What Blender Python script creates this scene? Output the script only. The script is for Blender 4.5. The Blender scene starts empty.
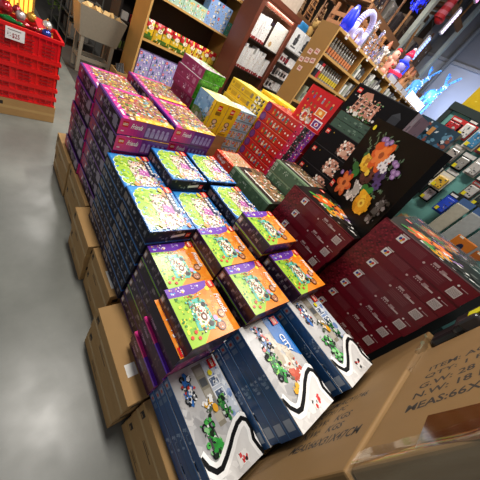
import bpy, bmesh, math, random
from mathutils import Vector, Matrix
random.seed(7)
S = bpy.context.scene
COL = S.collection

# ------------------------------------------------------------------ materials
MC = {}
def lin(h):
    h = h.lstrip('#')
    o = []
    for i in (0, 2, 4):
        c = int(h[i:i+2], 16)/255
        o.append(c/12.92 if c <= .04045 else ((c+.055)/1.055)**2.4)
    return (*o, 1)
def mat(h, rough=.32, metal=0, emit=0, alpha=1, var=.12, scale=30, coat=0, spec=.5):
    key = (h, rough, metal, emit, alpha, var, scale, coat, spec)
    if key in MC: return MC[key]
    m = bpy.data.materials.new('paint_' + h.strip('#'))
    m.use_nodes = True
    nt = m.node_tree; b = nt.nodes['Principled BSDF']
    b.inputs['Roughness'].default_value = rough
    b.inputs['Metallic'].default_value = metal
    b.inputs['Specular IOR Level'].default_value = spec
    b.inputs['Coat Weight'].default_value = coat
    b.inputs['Coat Roughness'].default_value = .12
    c = lin(h)
    tc = nt.nodes.new('ShaderNodeTexCoord'); nz = nt.nodes.new('ShaderNodeTexNoise')
    nz.inputs['Scale'].default_value = scale
    nt.links.new(tc.outputs['Object'], nz.inputs['Vector'])
    mx = nt.nodes.new('ShaderNodeMix'); mx.data_type = 'RGBA'
    mx.inputs[6].default_value = tuple(x*(1-var) for x in c[:3]) + (1,)
    mx.inputs[7].default_value = tuple(min(1, x*(1+var)) for x in c[:3]) + (1,)
    nt.links.new(nz.outputs['Fac'], mx.inputs[0])
    nt.links.new(mx.outputs[2], b.inputs['Base Color'])
    if emit:
        b.inputs['Emission Color'].default_value = c
        b.inputs['Emission Strength'].default_value = emit
    if alpha < 1: b.inputs['Alpha'].default_value = alpha
    MC[key] = m
    return m
def P(h):
    dark = sum(lin(h)[:3]) < .06
    return mat(h, .42, coat=0, spec=.12) if dark else mat(h, .30, coat=.06, spec=.45)          # printed glossy carton
def cardboard(h='#b08a58', name='corrugated_cardboard'):
    if name in MC: return MC[name]
    m = mat(h, .75, var=.10, scale=9)
    m = m.copy(); m.name = name
    nt = m.node_tree; b = nt.nodes['Principled BSDF']
    tc = nt.nodes.new('ShaderNodeTexCoord'); w = nt.nodes.new('ShaderNodeTexWave')
    w.inputs['Scale'].default_value = 60; w.bands_direction = 'Y'
    bp = nt.nodes.new('ShaderNodeBump'); bp.inputs['Strength'].default_value = .06; bp.inputs['Distance'].default_value = .002
    nt.links.new(tc.outputs['Object'], w.inputs['Vector']); nt.links.new(w.outputs['Fac'], bp.inputs['Height'])
    nt.links.new(bp.outputs['Normal'], b.inputs['Normal'])
    MC[name] = m
    return m
def glassy(name, col=(1, 1, 1, 1), alpha=.15, rough=.08):
    if name in MC: return MC[name]
    m = bpy.data.materials.new(name); m.use_nodes = True
    nt = m.node_tree; nt.nodes.clear()
    o = nt.nodes.new('ShaderNodeOutputMaterial'); t = nt.nodes.new('ShaderNodeBsdfTransparent'); g = nt.nodes.new('ShaderNodeBsdfGlossy')
    g.inputs['Color'].default_value = col; g.inputs['Roughness'].default_value = rough
    mx = nt.nodes.new('ShaderNodeMixShader'); tc = nt.nodes.new('ShaderNodeTexCoord'); nz = nt.nodes.new('ShaderNodeTexNoise')
    nz.inputs['Scale'].default_value = 25; bp = nt.nodes.new('ShaderNodeBump'); bp.inputs['Strength'].default_value = .4
    nt.links.new(tc.outputs['Object'], nz.inputs['Vector']); nt.links.new(nz.outputs['Fac'], bp.inputs['Height']); nt.links.new(bp.outputs['Normal'], g.inputs['Normal'])
    mx.inputs[0].default_value = alpha
    nt.links.new(t.outputs[0], mx.inputs[1]); nt.links.new(g.outputs[0], mx.inputs[2]); nt.links.new(mx.outputs[0], o.inputs[0])
    MC[name] = m
    return m
WHITE = '#eceae6'

# ------------------------------------------------------------------ text cache
TX = {}
def text_tris(s):
    if s in TX: return TX[s]
    cu = bpy.data.curves.new('t', 'FONT'); cu.body = s; cu.size = 1; cu.resolution_u = 2; cu.offset = .018
    ob = bpy.data.objects.new('t', cu); COL.objects.link(ob)
    dg = bpy.context.evaluated_depsgraph_get()
    me = bpy.data.meshes.new_from_object(ob.evaluated_get(dg))
    vs = [v.co.copy() for v in me.vertices]; fs = [list(p.vertices) for p in me.polygons]
    bpy.data.objects.remove(ob); bpy.data.curves.remove(cu); bpy.data.meshes.remove(me)
    x0 = min(v.x for v in vs); x1 = max(v.x for v in vs); y0 = min(v.y for v in vs); y1 = max(v.y for v in vs)
    TX[s] = ([((v.x-x0)/(x1-x0), (v.y-y0)/(y1-y0)) for v in vs], fs, (x1-x0)/(y1-y0))
    return TX[s]

# ------------------------------------------------------------------ mesh builder
class MB:
    def __init__(s): s.v = []; s.f = []; s.m = []; s.mats = []
    def mi(s, m):
        if m not in s.mats: s.mats.append(m)
        return s.mats.index(m)
    def poly(s, pts, m):
        n = len(s.v); s.v += [tuple(p) for p in pts]; s.f.append(list(range(n, n+len(pts)))); s.m.append(s.mi(m))
    def mesh(s, vs, fs, m):
        n = len(s.v); s.v += [tuple(p) for p in vs]; k = s.mi(m)
        for f in fs: s.f.append([n+i for i in f]); s.m.append(k)
    def box(s, x0, y0, z0, x1, y1, z1, m, M=None, ms=None):
        c = [Vector(p) for p in ((x0,y0,z0),(x1,y0,z0),(x1,y1,z0),(x0,y1,z0),(x0,y0,z1),(x1,y0,z1),(x1,y1,z1),(x0,y1,z1))]
        if M: c = [M @ p for p in c]
        F = dict(bottom=(0,3,2,1), top=(4,5,6,7), front=(0,1,5,4), right=(1,2,6,5), back=(2,3,7,6), left=(3,0,4,7))
        n = len(s.v); s.v += [tuple(p) for p in c]
        for k, f in F.items():
            s.f.append([n+i for i in f]); s.m.append(s.mi((ms or {}).get(k, m)))
    def bevbox(s, x0, y0, z0, x1, y1, z1, r, m, M=None):
        bm = bmesh.new(); bmesh.ops.create_cube(bm, size=1)
        for v in bm.verts: v.co = Vector(((x0+x1)/2+v.co.x*(x1-x0), (y0+y1)/2+v.co.y*(y1-y0), (z0+z1)/2+v.co.z*(z1-z0)))
        bmesh.ops.bevel(bm, geom=bm.edges[:], offset=r, segments=2, affect='EDGES', profile=.5)
        if M: bmesh.ops.transform(bm, matrix=M, verts=bm.verts)
        bm.verts.index_update()
        s.mesh([v.co for v in bm.verts], [[v.index for v in f.verts] for f in bm.faces], m); bm.free()
    def tube(s, a, b, r, m, r2=None, n=10, caps=True):
        a = Vector(a); b = Vector(b); r2 = r if r2 is None else r2
        d = (b-a).normalized(); u = d.orthogonal().normalized(); w = d.cross(u)
        vs = []
        for c, rr in ((a, r), (b, r2)):
            vs += [c+(u*math.cos(2*math.pi*i/n)+w*math.sin(2*math.pi*i/n))*rr for i in range(n)]
        fs = [[i, (i+1) % n, n+(i+1) % n, n+i] for i in range(n)]
        if caps: fs += [list(range(n))[::-1], list(range(n, 2*n))]
        s.mesh(vs, fs, m)
    def lathe(s, prof, m, M=None, n=14):
        vs = []; M = M or Matrix()
        for r, z in prof: vs += [M @ Vector((r*math.cos(2*math.pi*i/n), r*math.sin(2*math.pi*i/n), z)) for i in range(n)]
        fs = [[j*n+i, j*n+(i+1) % n, (j+1)*n+(i+1) % n, (j+1)*n+i] for j in range(len(prof)-1) for i in range(n)]
        fs += [list(range(n))[::-1], [(len(prof)-1)*n+i for i in range(n)]]
        s.mesh(vs, fs, m)
    def ball(s, c, r, m, n=10):
        k = 7; c = Vector(c)
        r = Vector(r) if hasattr(r, '__len__') else Vector((r, r, r))
        vs = [c+Vector((r.x*math.sin(math.pi*(j+.01)/(k+.02))*math.cos(2*math.pi*i/n), r.y*math.sin(math.pi*(j+.01)/(k+.02))*math.sin(2*math.pi*i/n), r.z*math.cos(math.pi*j/k))) for j in range(k+1) for i in range(n)]
        fs = [[j*n+i, (j+1)*n+i, (j+1)*n+(i+1) % n, j*n+(i+1) % n] for j in range(k) for i in range(n)]
        s.mesh(vs, fs, m)
    def data(s, name):
        me = bpy.data.meshes.new(name); me.from_pydata(s.v, [], s.f)
        for m in s.mats: me.materials.append(m)
        me.polygons.foreach_set('material_index', s.m); me.update()
        return me
    def build(s, name, parent=None, loc=None, smooth=False):
        me = s.data(name)
        if smooth:
            for p in me.polygons: p.use_smooth = True
        o = bpy.data.objects.new(name, me); COL.objects.link(o)
        if parent: o.parent = parent
        if loc: o.location = loc
        return o

class Face:
    """a flat printed face: a runs to the reader's right, b runs up"""
    def __init__(s, mb, o, A, B):
        s.mb = mb; s.o = Vector(o); s.A = Vector(A); s.B = Vector(B); s.n = s.A.cross(s.B).normalized(); s.k = 2; s.lastup = True
        s.w = s.A.length; s.h = s.B.length
    def p(s, a, b): return s.o + s.A*a + s.B*b + s.n*(.000035*s.k)
    def lift(s, up):
        s.k += 1 if (up or s.lastup) else .1
        s.lastup = up
    def clip(s, t): return max(0, min(1, t))
    def cut(s, pts):
        for ax, lim, sg in ((0, 0, 1), (0, 1, -1), (1, 0, 1), (1, 1, -1)):
            out = []
            for i in range(len(pts)):
                p, q = pts[i-1], pts[i]; dp = (p[ax]-lim)*sg; dq = (q[ax]-lim)*sg
                if (dp >= 0) != (dq >= 0):
                    t = dp/(dp-dq); out.append((p[0]+(q[0]-p[0])*t, p[1]+(q[1]-p[1])*t))
                if dq >= 0: out.append(q)
            pts = out
            if len(pts) < 3: return []
        return pts
    def rect(s, a0, b0, a1, b1, c, up=True):
        s.lift(up)
        s.mb.poly([s.p(a0,b0), s.p(a1,b0), s.p(a1,b1), s.p(a0,b1)], P(c) if isinstance(c, str) else c)
    def poly(s, pts, c, up=True):
        s.lift(up)
        s.mb.poly([s.p(*q) for q in pts], P(c) if isinstance(c, str) else c)
    def ell(s, a, b, ra, rb, c, n=10, rot=0, up=True):
        # radii are fractions of the face width and height
        s.lift(up)
        pts = []
        for i in range(n):
            t = 2*math.pi*i/n; x = ra*s.w*math.cos(t); y = rb*s.h*math.sin(t)
            pts.append(s.p(s.clip(a+(x*math.cos(rot)-y*math.sin(rot))/s.w), s.clip(b+(x*math.sin(rot)+y*math.cos(rot))/s.h)))
        s.mb.poly(pts, P(c) if isinstance(c, str) else c)
    def busy(s, a0, b0, a1, b1, cols, n, r=.03, levels=5):
        for i in range(n):
            if i % max(1, n//levels) == 0: s.k += 1
            q = random.uniform(.4, 1.3)*r
            s.ell(random.uniform(a0, a1), random.uniform(b0, b1), q, q*random.uniform(.4, 1.2)*s.w/s.h, random.choice(cols), random.choice((4, 5, 6)), random.uniform(0, 3), up=False)
            s.k += .01
        s.k += 1
    def band(s, pts, wid, c):
        s.k += 1
        for i in range(len(pts)-1):
            p = Vector((pts[i][0]*s.w, pts[i][1]*s.h)); q = Vector((pts[i+1][0]*s.w, pts[i+1][1]*s.h))
            d = (q-p).normalized()*wid*s.w*.5; e = Vector((-d.y, d.x)); p = p-d*.3; q = q+d*.3
            g_ = s.cut([(v.x/s.w, v.y/s.h) for v in (p+e*-1, q-e, q+e, p+e)])
            if g_: s.mb.poly([s.p(*v) for v in g_], P(c))
            s.k += .03
    def text(s, t, a, b, h, c, w=None, slant=0):
        """lower-left corner a,b; h cap height as fraction of face height; w optional width fraction"""
        s.k += 1
        vs, fs, asp = text_tris(t)
        H = h; W = w if w else h*s.h*asp/s.w
        s.mb.mesh([s.p(a+(x+slant*y)*W, b+y*H) for x, y in vs], fs, P(c) if isinstance(c, str) else c)
    def logo(s, a, b, w):
        """red square brick maker mark, lower-left a,b, w = side as a fraction of face width"""
        h = w*s.w/s.h
        s.rect(a, b, a+w, b+h, '#d8151b')
        s.text('LEGO', a+w*.1, b+h*.3, h*.42, '#ffe14a', w*.8)
        s.k += .2
        vs, fs, asp = text_tris('LEGO')
        s.text('LEGO', a+w*.13, b+h*.33, h*.36, '#ffffff', w*.74)
    def flower(s, a, b, r, col, core, n=7, pet=.5):
        for i in range(n):
            t = 2*math.pi*i/n+a*9
            s.k += .12
            s.ell(a+math.cos(t)*r*.5, b+math.sin(t)*r*.5*s.w/s.h, r*pet*.9, r*.3*s.w/s.h, col, 8, t, up=False)
        s.ell(a, b, r*.28, r*.28*s.w/s.h, core, 8)

def frames(mb, W, L, t):
    """box centred in x,y with its base at z 0; faces: top reads towards -Y, left (-X) reads towards -Y, front (-Y) reads towards +X"""
    x, y = W/2, L/2
    return dict(top=Face(mb, (-x, y, t), (0, -L, 0), (W, 0, 0)), left=Face(mb, (-x, y, 0), (0, -L, 0), (0, 0, t)),
                front=Face(mb, (-x, -y, 0), (W, 0, 0), (0, 0, t)), back=Face(mb, (x, y, 0), (-W, 0, 0), (0, 0, t)),
                right=Face(mb, (x, -y, 0), (0, L, 0), (0, 0, t)))
def carton_base(W, L, t, m, ms=None, r=.0):
    mb = MB(); mb.box(-W/2, -L/2, 0, W/2, L/2, t, m, ms=ms)
    return mb, frames(mb, W, L, t)

def tag(o, label=None, cat=None, group=None, kind=None):
    if label: o['label'] = label
    if cat: o['category'] = cat
    if group: o['group'] = group
    if kind: o['kind'] = kind
    return o
def put(name, me, loc, label, cat, group=None, rz=0):
    o = bpy.data.objects.new(name, me); COL.objects.link(o); o.location = loc; o.rotation_euler = (0, 0, rz)
    return tag(o, label, cat, group)
def empty(name, loc, label, cat, group=None, rz=0):
    o = bpy.data.objects.new(name, None); COL.objects.link(o); o.location = loc; o.rotation_euler = (0, 0, rz)
    return tag(o, label, cat, group)
ORD = ['first','second','third','fourth','fifth','sixth','seventh','eighth','ninth','tenth','eleventh','twelfth','thirteenth','fourteenth','fifteenth','sixteenth','seventeenth','eighteenth']
def stack(name, me, x, y, top, t, base, desc, place, group, jit=.003, rz=0, cat='box', shift=None, variants=None):
    """boxes lying on one another from base up to the height top"""
    n = max(1, round((top-base)/t)); out = []
    t2 = (top-base)/n
    for k in range(n):                       # k = 0 is the top one
        z = top-(k+1)*t2+.0004
        dx = random.uniform(-jit, jit) if k else 0; dy = random.uniform(-jit, jit)*1.5 if k else 0
        if shift and k in shift: dx += shift[k]
        w = 'Topmost' if k == 0 else ORD[k].capitalize()+' from top'
        if n == 1: w = 'Single'
        mm = variants[k] if variants and k in variants else me
        o = put(name, mm, (x+dx, y+dy, z), f'{w}, {desc}, {place}', cat, group, rz+(random.uniform(-.006, .006) if k else 0))
        o.scale = (1, 1, (t2-.0006)/t)
        out.append(o)
    return out

# ================================================================== SETTING
def struct(name, mb, parent=None):
    o = mb.build(name, parent)
    if not parent: o['kind'] = 'structure'
    return o
def floor_mat():
    m = mat('#85857f', .34, var=.0).copy(); m.name = 'polished_concrete'; nt = m.node_tree; b = nt.nodes['Principled BSDF']
    tc = nt.nodes.new('ShaderNodeTexCoord'); n1 = nt.nodes.new('ShaderNodeTexNoise'); n1.inputs['Scale'].default_value = 1.3; n1.inputs['Detail'].default_value = 9; n1.inputs['Roughness'].default_value = .65
    cr = nt.nodes.new('ShaderNodeValToRGB'); cr.color_ramp.elements[0].position = .3; cr.color_ramp.elements[1].position = .72
    cr.color_ramp.elements[0].color = lin('#636560'); cr.color_ramp.elements[1].color = lin('#84867f')
    nt.links.new(tc.outputs['Object'], n1.inputs['Vector']); nt.links.new(n1.outputs['Fac'], cr.inputs[0]); nt.links.new(cr.outputs[0], b.inputs['Base Color'])
    n2 = nt.nodes.new('ShaderNodeTexNoise'); n2.inputs['Scale'].default_value = 5
    mr = nt.nodes.new('ShaderNodeMapRange'); mr.inputs[3].default_value = .22; mr.inputs[4].default_value = .5
    nt.links.new(tc.outputs['Object'], n2.inputs['Vector']); nt.links.new(n2.outputs['Fac'], mr.inputs[0]); nt.links.new(mr.outputs[0], b.inputs['Roughness'])
    return m
mb = MB(); mb.box(-5, -5, -.1, 13, 13, 0, floor_mat()); struct('floor', mb)
mb = MB(); mb.box(1.30, 3.6, .0004, 2.9, 12.9, .0014, mat('#3b3936', .9, var=.2, scale=90))
tag(mb.build('carpet_runner'), 'dark grey carpet strip on the concrete beyond the red crates', 'carpet')
mb = MB(); mb.box(9, -5, 0, 9.2, 3.78, 3.62, mat('#b6b8be', .7, var=.03, scale=2)); struct('wall_right', mb)
mb = MB(); mb.box(8.99, -5, 3.62, 9.2, 3.78, 7, mat('#77777a', .8, var=.12, scale=.8))
mb.box(8.94, -5, 3.60, 9.0, 3.78, 3.66, mat('#9a9a9c', .6)); struct('trim_1', mb)
mb = MB(); mb.box(-5, 12.8, 0, 13, 13, 7, mat('#3a2e26', .9, var=.25, scale=1.5)); struct('wall_back', mb)
mb = MB(); mb.box(9.2, 3.985, 0, 9.4, 12.795, 7, mat('#33281f', .9, var=.3, scale=2)); struct('wall_right_rear', mb)
mb = MB(); mb.box(-5, -5, 7, 13, 13, 7.1, mat('#5a544c', .9, var=.15, scale=1)); struct('ceiling', mb)
mb = MB(); mb.box(8.8, 3.78, 0, 9.2, 3.98, 7, mat('#6d6d70', .6)); struct('trim_2', mb)

# ================================================================== PLAIN CARTONS (left flank)
CB = cardboard('#a8824f'); CBD = cardboard('#8f6d42', 'corrugated_cardboard_dark'); TAPE = mat('#b9955f', .2, var=.05)
INK = mat('#2a221b', .8)
def carton(x0, y0, x1, y1, z0, z1, label, group=None, sticker=None, mark=True, name='cardboard_carton'):
    o = empty(name, ((x0+x1)/2, (y0+y1)/2, z0+.0004), label, 'carton', group)
    W, L, t = x1-x0, y1-y0, z1-z0-.0008
    b = MB(); b.bevbox(-W/2, -L/2, 0, W/2, L/2, t, .004, CB)
    f = frames(b, W, L, t)
    if mark:
        f['left'].rect(.06, .62, .13, .86, INK); f['left'].rect(.075, .66, .115, .7, CB); f['left'].rect(.3, .2, .52, .24, INK, ); f['left'].rect(.3, .3, .44, .33, INK)
        f['front'].rect(.08, .6, .2, .8, INK)
    b.build('carton_body', o)
    tp = MB(); g = Face(tp, (-W/2, L/2, 0), (0, -L, 0), (0, 0, t)); g.rect(0, .44, 1, .56, TAPE)
    g = Face(tp, (-W/2, -L/2, 0), (W, 0, 0), (0, 0, t)); g.rect(0, .42, 1, .58, TAPE)
    tp.build('packing_tape', o)
    if sticker:
        st = MB(); g = Face(st, (-W/2, L/2, t), (0, -L, 0), (W, 0, 0)); g.k = 3
        a0, b0, a1, b1 = sticker[:4]
        g.rect(a0, b0, a1, b1, '#e9e6de')
        if sticker[4]:
            for i in range(6):
                bb = b0+(b1-b0)*(.12+.14*i); g.rect(a0+(a1-a0)*.1, bb, a0+(a1-a0)*random.uniform(.55, .92), bb+(b1-b0)*.05, '#77736c')
        s_ = st.build('shipping_label', o)
    return o
rows = [(.575, 1.935, .965, 2.42, 'rearmost cartons beside the magenta boxes'), (.585, 1.42, .965, 1.925, 'second carton pile from the rear'), (.513, 1.04, .83, 1.405, 'protruding cartons beside dark blue boxes'),
        (.54, .675, .83, 1.03, 'carton pile carrying the barcode label'), (.462, .16, .83, .63, 'big protruding cartons with small white sticker'), (.53, -.24, .83, .15, 'nearest cartons beside the blue vehicle boxes')]
for i, (x0, y0, x1, y1, d) in enumerate(rows):
    st = {3: (.52, .08, .86, .42, True), 4: (.66, .10, .78, .24, False)}.get(i)
    carton(x0, y0, x1, y1, .18, .36, f'upper brown carton, {d}', 'cartons under the toy boxes', st)
    carton(x0+random.uniform(0, .012), y0+.004, x1, y1-.004, 0, .18, f'lower brown carton on the floor, {d}', 'cartons under the toy boxes')
# hidden platform under the inner stacks
for i, (y0, y1) in enumerate(((-.235, .42), (.425, .98), (.985, 1.325), (1.33, 1.87), (1.875, 2.42))):
    for j, (x0, x1) in enumerate(((.835 if i < 3 else .975, 1.40), (1.405, 2.0), (2.005, 2.6))):
        for k in range(2):
            carton(x0, y0, x1, y1, k*.28, (k+1)*.28, 'big brown carton hidden beneath the inner toy box stacks', 'platform cartons', mark=False)

# ================================================================== TOY BOX MODELS
NAVY = '#171b2c'
def patches(f, n, cols, a0=0.02, a1=.98, b0=.15, b1=.85, w=(.02, .07), h=(.1, .3)):
    f.k += 1
    for _ in range(n):
        a = random.uniform(a0, a1-.05); b = random.uniform(b0, b1-.1); f.rect(a, b, min(.99, a+random.uniform(*w)), min(.95, b+random.uniform(*h)), random.choice(cols), up=False); f.k += .02

def pink_box(W=.355, L=.455, t=.104, seed=1):
    random.seed(seed)
    mb, F = carton_base(W, L, t, P('#5d1f78'))
    f = F['top']
    f.rect(0, 0, 1, 1, '#d23f95'); f.rect(.0, .0, 1, .045, '#4c1d70')
    f.poly([(0, .05), (.85, .05), (.65, .16), (.4, .13), (.2, .2), (0, .2)], '#c92f8b')
    f.busy(.05, .06, .92, .22, ['#f3c5dc', '#efe6ef', '#b8398e', '#8a2c86'], 40, .018)
    f.rect(.10, .16, 1, 1, '#a87a52'); 
    f.busy(.06, .14, .99, .98, ['#e6b13d', '#d8572f', '#7aa33c', '#efe2c8', '#7b4a2c', '#c43c78', '#59a2b5', '#4f7a35', '#f0cf5b', '#8d6a47', '#7d4a8f', '#b02a6c', '#e9dfe9', '#4a2f5c'], 380, .026, 9)
    f.busy(.10, .18, .95, .9, ['#3f2a20', '#f5ead8', '#8b5a34', '#2f4f2c', '#5c1f55', '#f6e27a'], 150, .013)
    f.poly([(.86, .3), (1, .25), (1, 1), (.9, 1)], '#f2b43c'); f.busy(.86, .3, .99, .95, ['#f7d469', '#e98a2c', '#fbeec0'], 30, .03)
    f.rect(.78, .06, .92, .1, '#f1eef3')
    f.logo(.03, .82, .11)
    f = F['front']
    f.rect(0, 0, 1, 1, '#a3328f')
    for i in range(8): f.rect(i*.055, 0, (i+1)*.055, 1, ['#ee2f86', '#ea2f86', '#e32e87', '#da2d88', '#cf2c8a', '#c02c8c', '#ae2d90', '#9a2e92'][i], up=False)
    f.rect(.46, 0, 1, 1, '#6b2d86'); f.rect(0, 0, 1, .07, '#4b1a5c')
    f.logo(.05, .52, .10); f.text('Friends', .2, .5, .3, '#ffffff', .2, slant=.1); f.rect(.05, .25, .1, .32, '#f3cfe0')
    for i in range(5):
        a = .52+i*.095; f.ell(a, .66, .028, .11, '#a995cf'); f.rect(a-.035, .18, a+.035, .52, '#a48fcb'); f.ell(a, .5, .036, .12, '#9b84c4')
    f = F['left']
    f.rect(0, 0, 1, 1, '#251626'); f.rect(0, 0, .2, 1, '#a81e5e'); f.rect(.2, 0, .32, 1, '#621a48'); f.rect(0, .88, 1, 1, '#7428a4'); f.rect(0, .42, 1, .5, '#54207a'); f.rect(0, 0, 1, .08, '#1a0f22')
    f.rect(.02, .3, .1, .5, '#c72f52'); patches(f, 16, ['#837080', '#a394a2', '#5c4a5c'], .34, .98); patches(f, 4, ['#cf3b44', '#e7d9df'], .05, .3)
    f.rect(.78, .2, .93, .75, '#93859a')
    return mb.data('magenta_toy_box')
def blue_box(W=.26, L=.325, t=.072, seed=2, top='house'):
    random.seed(seed)
    mb, F = carton_base(W, L, t, P(NAVY))
    f = F['top']
    f.rect(0, 0, 1, 1, '#1a66b4'); f.rect(.02, .03, .98, .97, '#3a8fd2')
    pts = [(.04+.03*math.sin(i*1.9), .0) for i in range(2)]
    # scalloped white and green scenery bed
    for rr, cc in ((1.0, '#f1f3ee'), (.9, '#9dc33f')):
        f.k += 1
        for a, b, r in ((.14, .3, .11), (.12, .55, .09), (.24, .18, .11), (.38, .14, .1), (.5, .13, .11), (.64, .14, .11), (.78, .17, .12), (.87, .27, .1), (.22, .66, .1), (.2, .42, .14)):
            f.ell(a, b, r*rr, r*rr*f.w/f.h, cc, 12, up=False); f.k += .02
        f.k += 1; f.poly([(.13, .2), (.88, .16), (.93, .5), (.85, .72), (.3, .74), (.15, .62)], cc)
    f.busy(.03, .03, .97, .97, ['#6fb4e2', '#9fd0ee', '#2f7fc6', '#c9e4f2'], 60, .03); f.busy(.1, .1, .9, .5, ['#a9cf45', '#7fae33', '#c6d957', '#5f8f2c', '#d8e68a'], 110, .032, 6)
    f.poly([(.2, .4), (.45, .33), (.8, .35), (.96, .55), (.9, .86), (.35, .9), (.22, .7)], '#d9c7ae')
    f.busy(.2, .36, .9, .88, ['#7a4a2d', '#efe7e4', '#8c4c8e', '#c78ec0', '#5d3826', '#f0e2c0', '#d76b5a', '#f7f5f3', '#8fb64a', '#a86b3e', '#f3d5e2', '#3a2a24', '#4f8a3a'], 300, .022, 9)
    f.busy(.3, .78, .97, .985, ['#efe7e4', '#9fd0ee', '#c78ec0', '#7a4a2d', '#f0e2c0', '#5d8fc0', '#3a3a5a'], 60, .022); f.busy(.82, .1, .985, .9, ['#efe7e4', '#d98a5a', '#c78ec0', '#8fb64a', '#f0e2c0', '#5d3826'], 50, .022)
    f.poly([(.45, .55), (.62, .52), (.66, .74), (.48, .78)], '#b25b9e'); f.busy(.42, .5, .7, .8, ['#f6eef5', '#8d3f86', '#e0a9d4', '#f6f3ef'], 34, .02)
    f.busy(.66, .3, .97, .72, ['#f5f1ee', '#e9dfe9', '#d9b7a0', '#f3e3c3', '#c6d8e8'], 60, .03)
    f.busy(.1, .66, .3, .9, ['#8d5a35', '#6b3f28', '#d9a86c'], 26, .03)
    f.poly([(.16, .80), (.62, .74), (.66, .86), (.2, .93)], '#20264a'); 
    for i in range(5): f.poly([(.2+i*.08, .82), (.25+i*.08, .81), (.27+i*.08, .87), (.22+i*.08, .88)], '#f2f2ef', up=(i == 0))
    f.ell(.93, .88, .05, .04, '#d8793c'); f.ell(.9, .3, .05, .06, '#d89a5a')
    f.logo(.015, .80, .14); f.ell(.1, .7, .06, .05, '#f2cc2e', 10)
    for n_, nn in (('left', 26), ('front', 14)):
        f = F[n_]; f.rect(0, 0, 1, 1, '#1c1f2d'); f.rect(0, .9, 1, 1, '#2d79bd' if n_ == 'left' else '#3c4a80'); f.rect(0, 0, 1, .07, '#2a2f55')
        patches(f, nn, ['#6d6f7c', '#8b8c95', '#4c4e5c', '#5a5248', '#3a3c4c'], .03, .97)
    f = F['left']; f.rect(.04, .2, .16, .7, '#7a6f6b'); f.rect(.2, .25, .27, .6, '#93939c')
    f = F['front']; f.poly([(.5, .3), (.8, .42), (.8, .66), (.5, .5)], '#e8e8ea'); f.logo(.84, .28, .1)
    return mb.data('dark_blue_toy_box')
def face_girl(f, a, b, r, hair, skin='#dfa27c'):
    q = f.w/f.h
    f.ell(a, b, r*1.2, r*1.2*q, hair, 12); f.ell(a+.01, b-.0, r*.8, r*.85*q, skin, 12)
    f.ell(a, b-r*.35*q, r*.14, r*.12*q, '#2c1a14', 6); f.ell(a, b+r*.35*q, r*.14, r*.12*q, '#2c1a14', 6); f.ell(a+r*.45, b, r*.1, r*.25*q, '#f6eeee', 6)
def orange_box(W=.25, L=.24, t=.07, seed=3, side=0):
    random.seed(seed)
    mb, F = carton_base(W, L, t, P('#2a1830'))
    f = F['top']
    f.rect(0, 0, 1, 1, '#f08a24')
    f.poly([(0, 0), (1, 0), (1, .25), (.8, .5), (.5, .48), (.25, .4), (.0, .42)], '#9bc43a')
    f.busy(.2, .55, .95, .98, ['#f49a33', '#ee7d1f', '#f6a84a'], 30, .05)
    f.poly([(0, .0), (.17, .0), (.2, .5), (.13, .8), (0, .86)], '#6a35a8')
    f.busy(.02, .08, .13, .34, ['#f0c53c', '#4a2b8e', '#e7b08c', '#f3e8f5', '#3f9ad0'], 20, .022)
    f.busy(.03, .5, .11, .7, ['#f3eef6', '#bda4dd'], 10, .014)
    f.busy(.2, .05, .8, .45, ['#f3d531', '#4f8f35', '#b7d957', '#2f6f2a', '#e6e34a', '#7cb53a'], 60, .035)
    f.poly([(.3, .3), (.8, .24), (.86, .52), (.78, .6), (.35, .62), (.28, .5)], '#57b6a6')
    f.poly([(.36, .36), (.74, .32), (.78, .54), (.4, .56)], '#f0ead6')
    f.busy(.2, .25, .86, .62, ['#8a4f2a', '#f6f2e6', '#3b6f3f', '#5a2f1c', '#e2b63a', '#62c1b4', '#c9412f', '#2d2926', '#d9945a', '#6a3a20', '#4f8f35'], 190, .022, 8)
    f.ell(.76, .52, .05, .05, '#2b2a2c'); f.ell(.42, .55, .045, .045, '#2b2a2c'); f.ell(.62, .45, .07, .06, '#6b3b22'); f.ell(.62, .45, .035, .03, '#f3ece1')
    for a, b in ((.86, .08), (.8, .18), (.9, .2)): f.ell(a, b, .03, .03, '#d8432c', 8)
    face_girl(f, .66, .80, .065, '#7b4524'); face_girl(f, .84, .68, .075, '#5a2d18', '#b9774f'); f.ell(.76, .68, .03, .04, '#7fd0cd')
    f.ell(.70, .64, .05, .045, '#b89bd4')
    f.text('Friends', .30, .86, .1, '#ffffff', .36, slant=.06)
    f.logo(.02, .85, .14); f.busy(.3, .62, .65, .8, ['#fff6d0', '#7fc6df'], 8, .012)
    f = F['left']
    f.rect(0, 0, 1, 1, '#2c1c2e'); f.rect(0, .9, 1, 1, ['#4d2a78', '#8fc23a', '#4d2a78'][side]); f.rect(0, 0, 1, .06, ['#5a2f8a', '#3b2250', '#5a2f8a'][side])
    patches(f, 20, ['#6a5868', '#7d6c7c', '#4a3849', '#8d7f83'], .04, .96, .15, .8); f.rect(.02, .2, .12, .74, '#b08a78'); f.rect(.04, .3, .1, .6, '#e9dfe0')
    f = F['front']
    f.rect(0, 0, 1, 1, '#35203a'); f.rect(0, .9, 1, 1, '#e8892c'); f.rect(0, 0, .5, .5, '#52265f'); patches(f, 12, ['#6d5575', '#8b5f9a', '#a04a72'], .04, .96, .15, .8)
    return mb.data('orange_toy_box')
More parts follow.
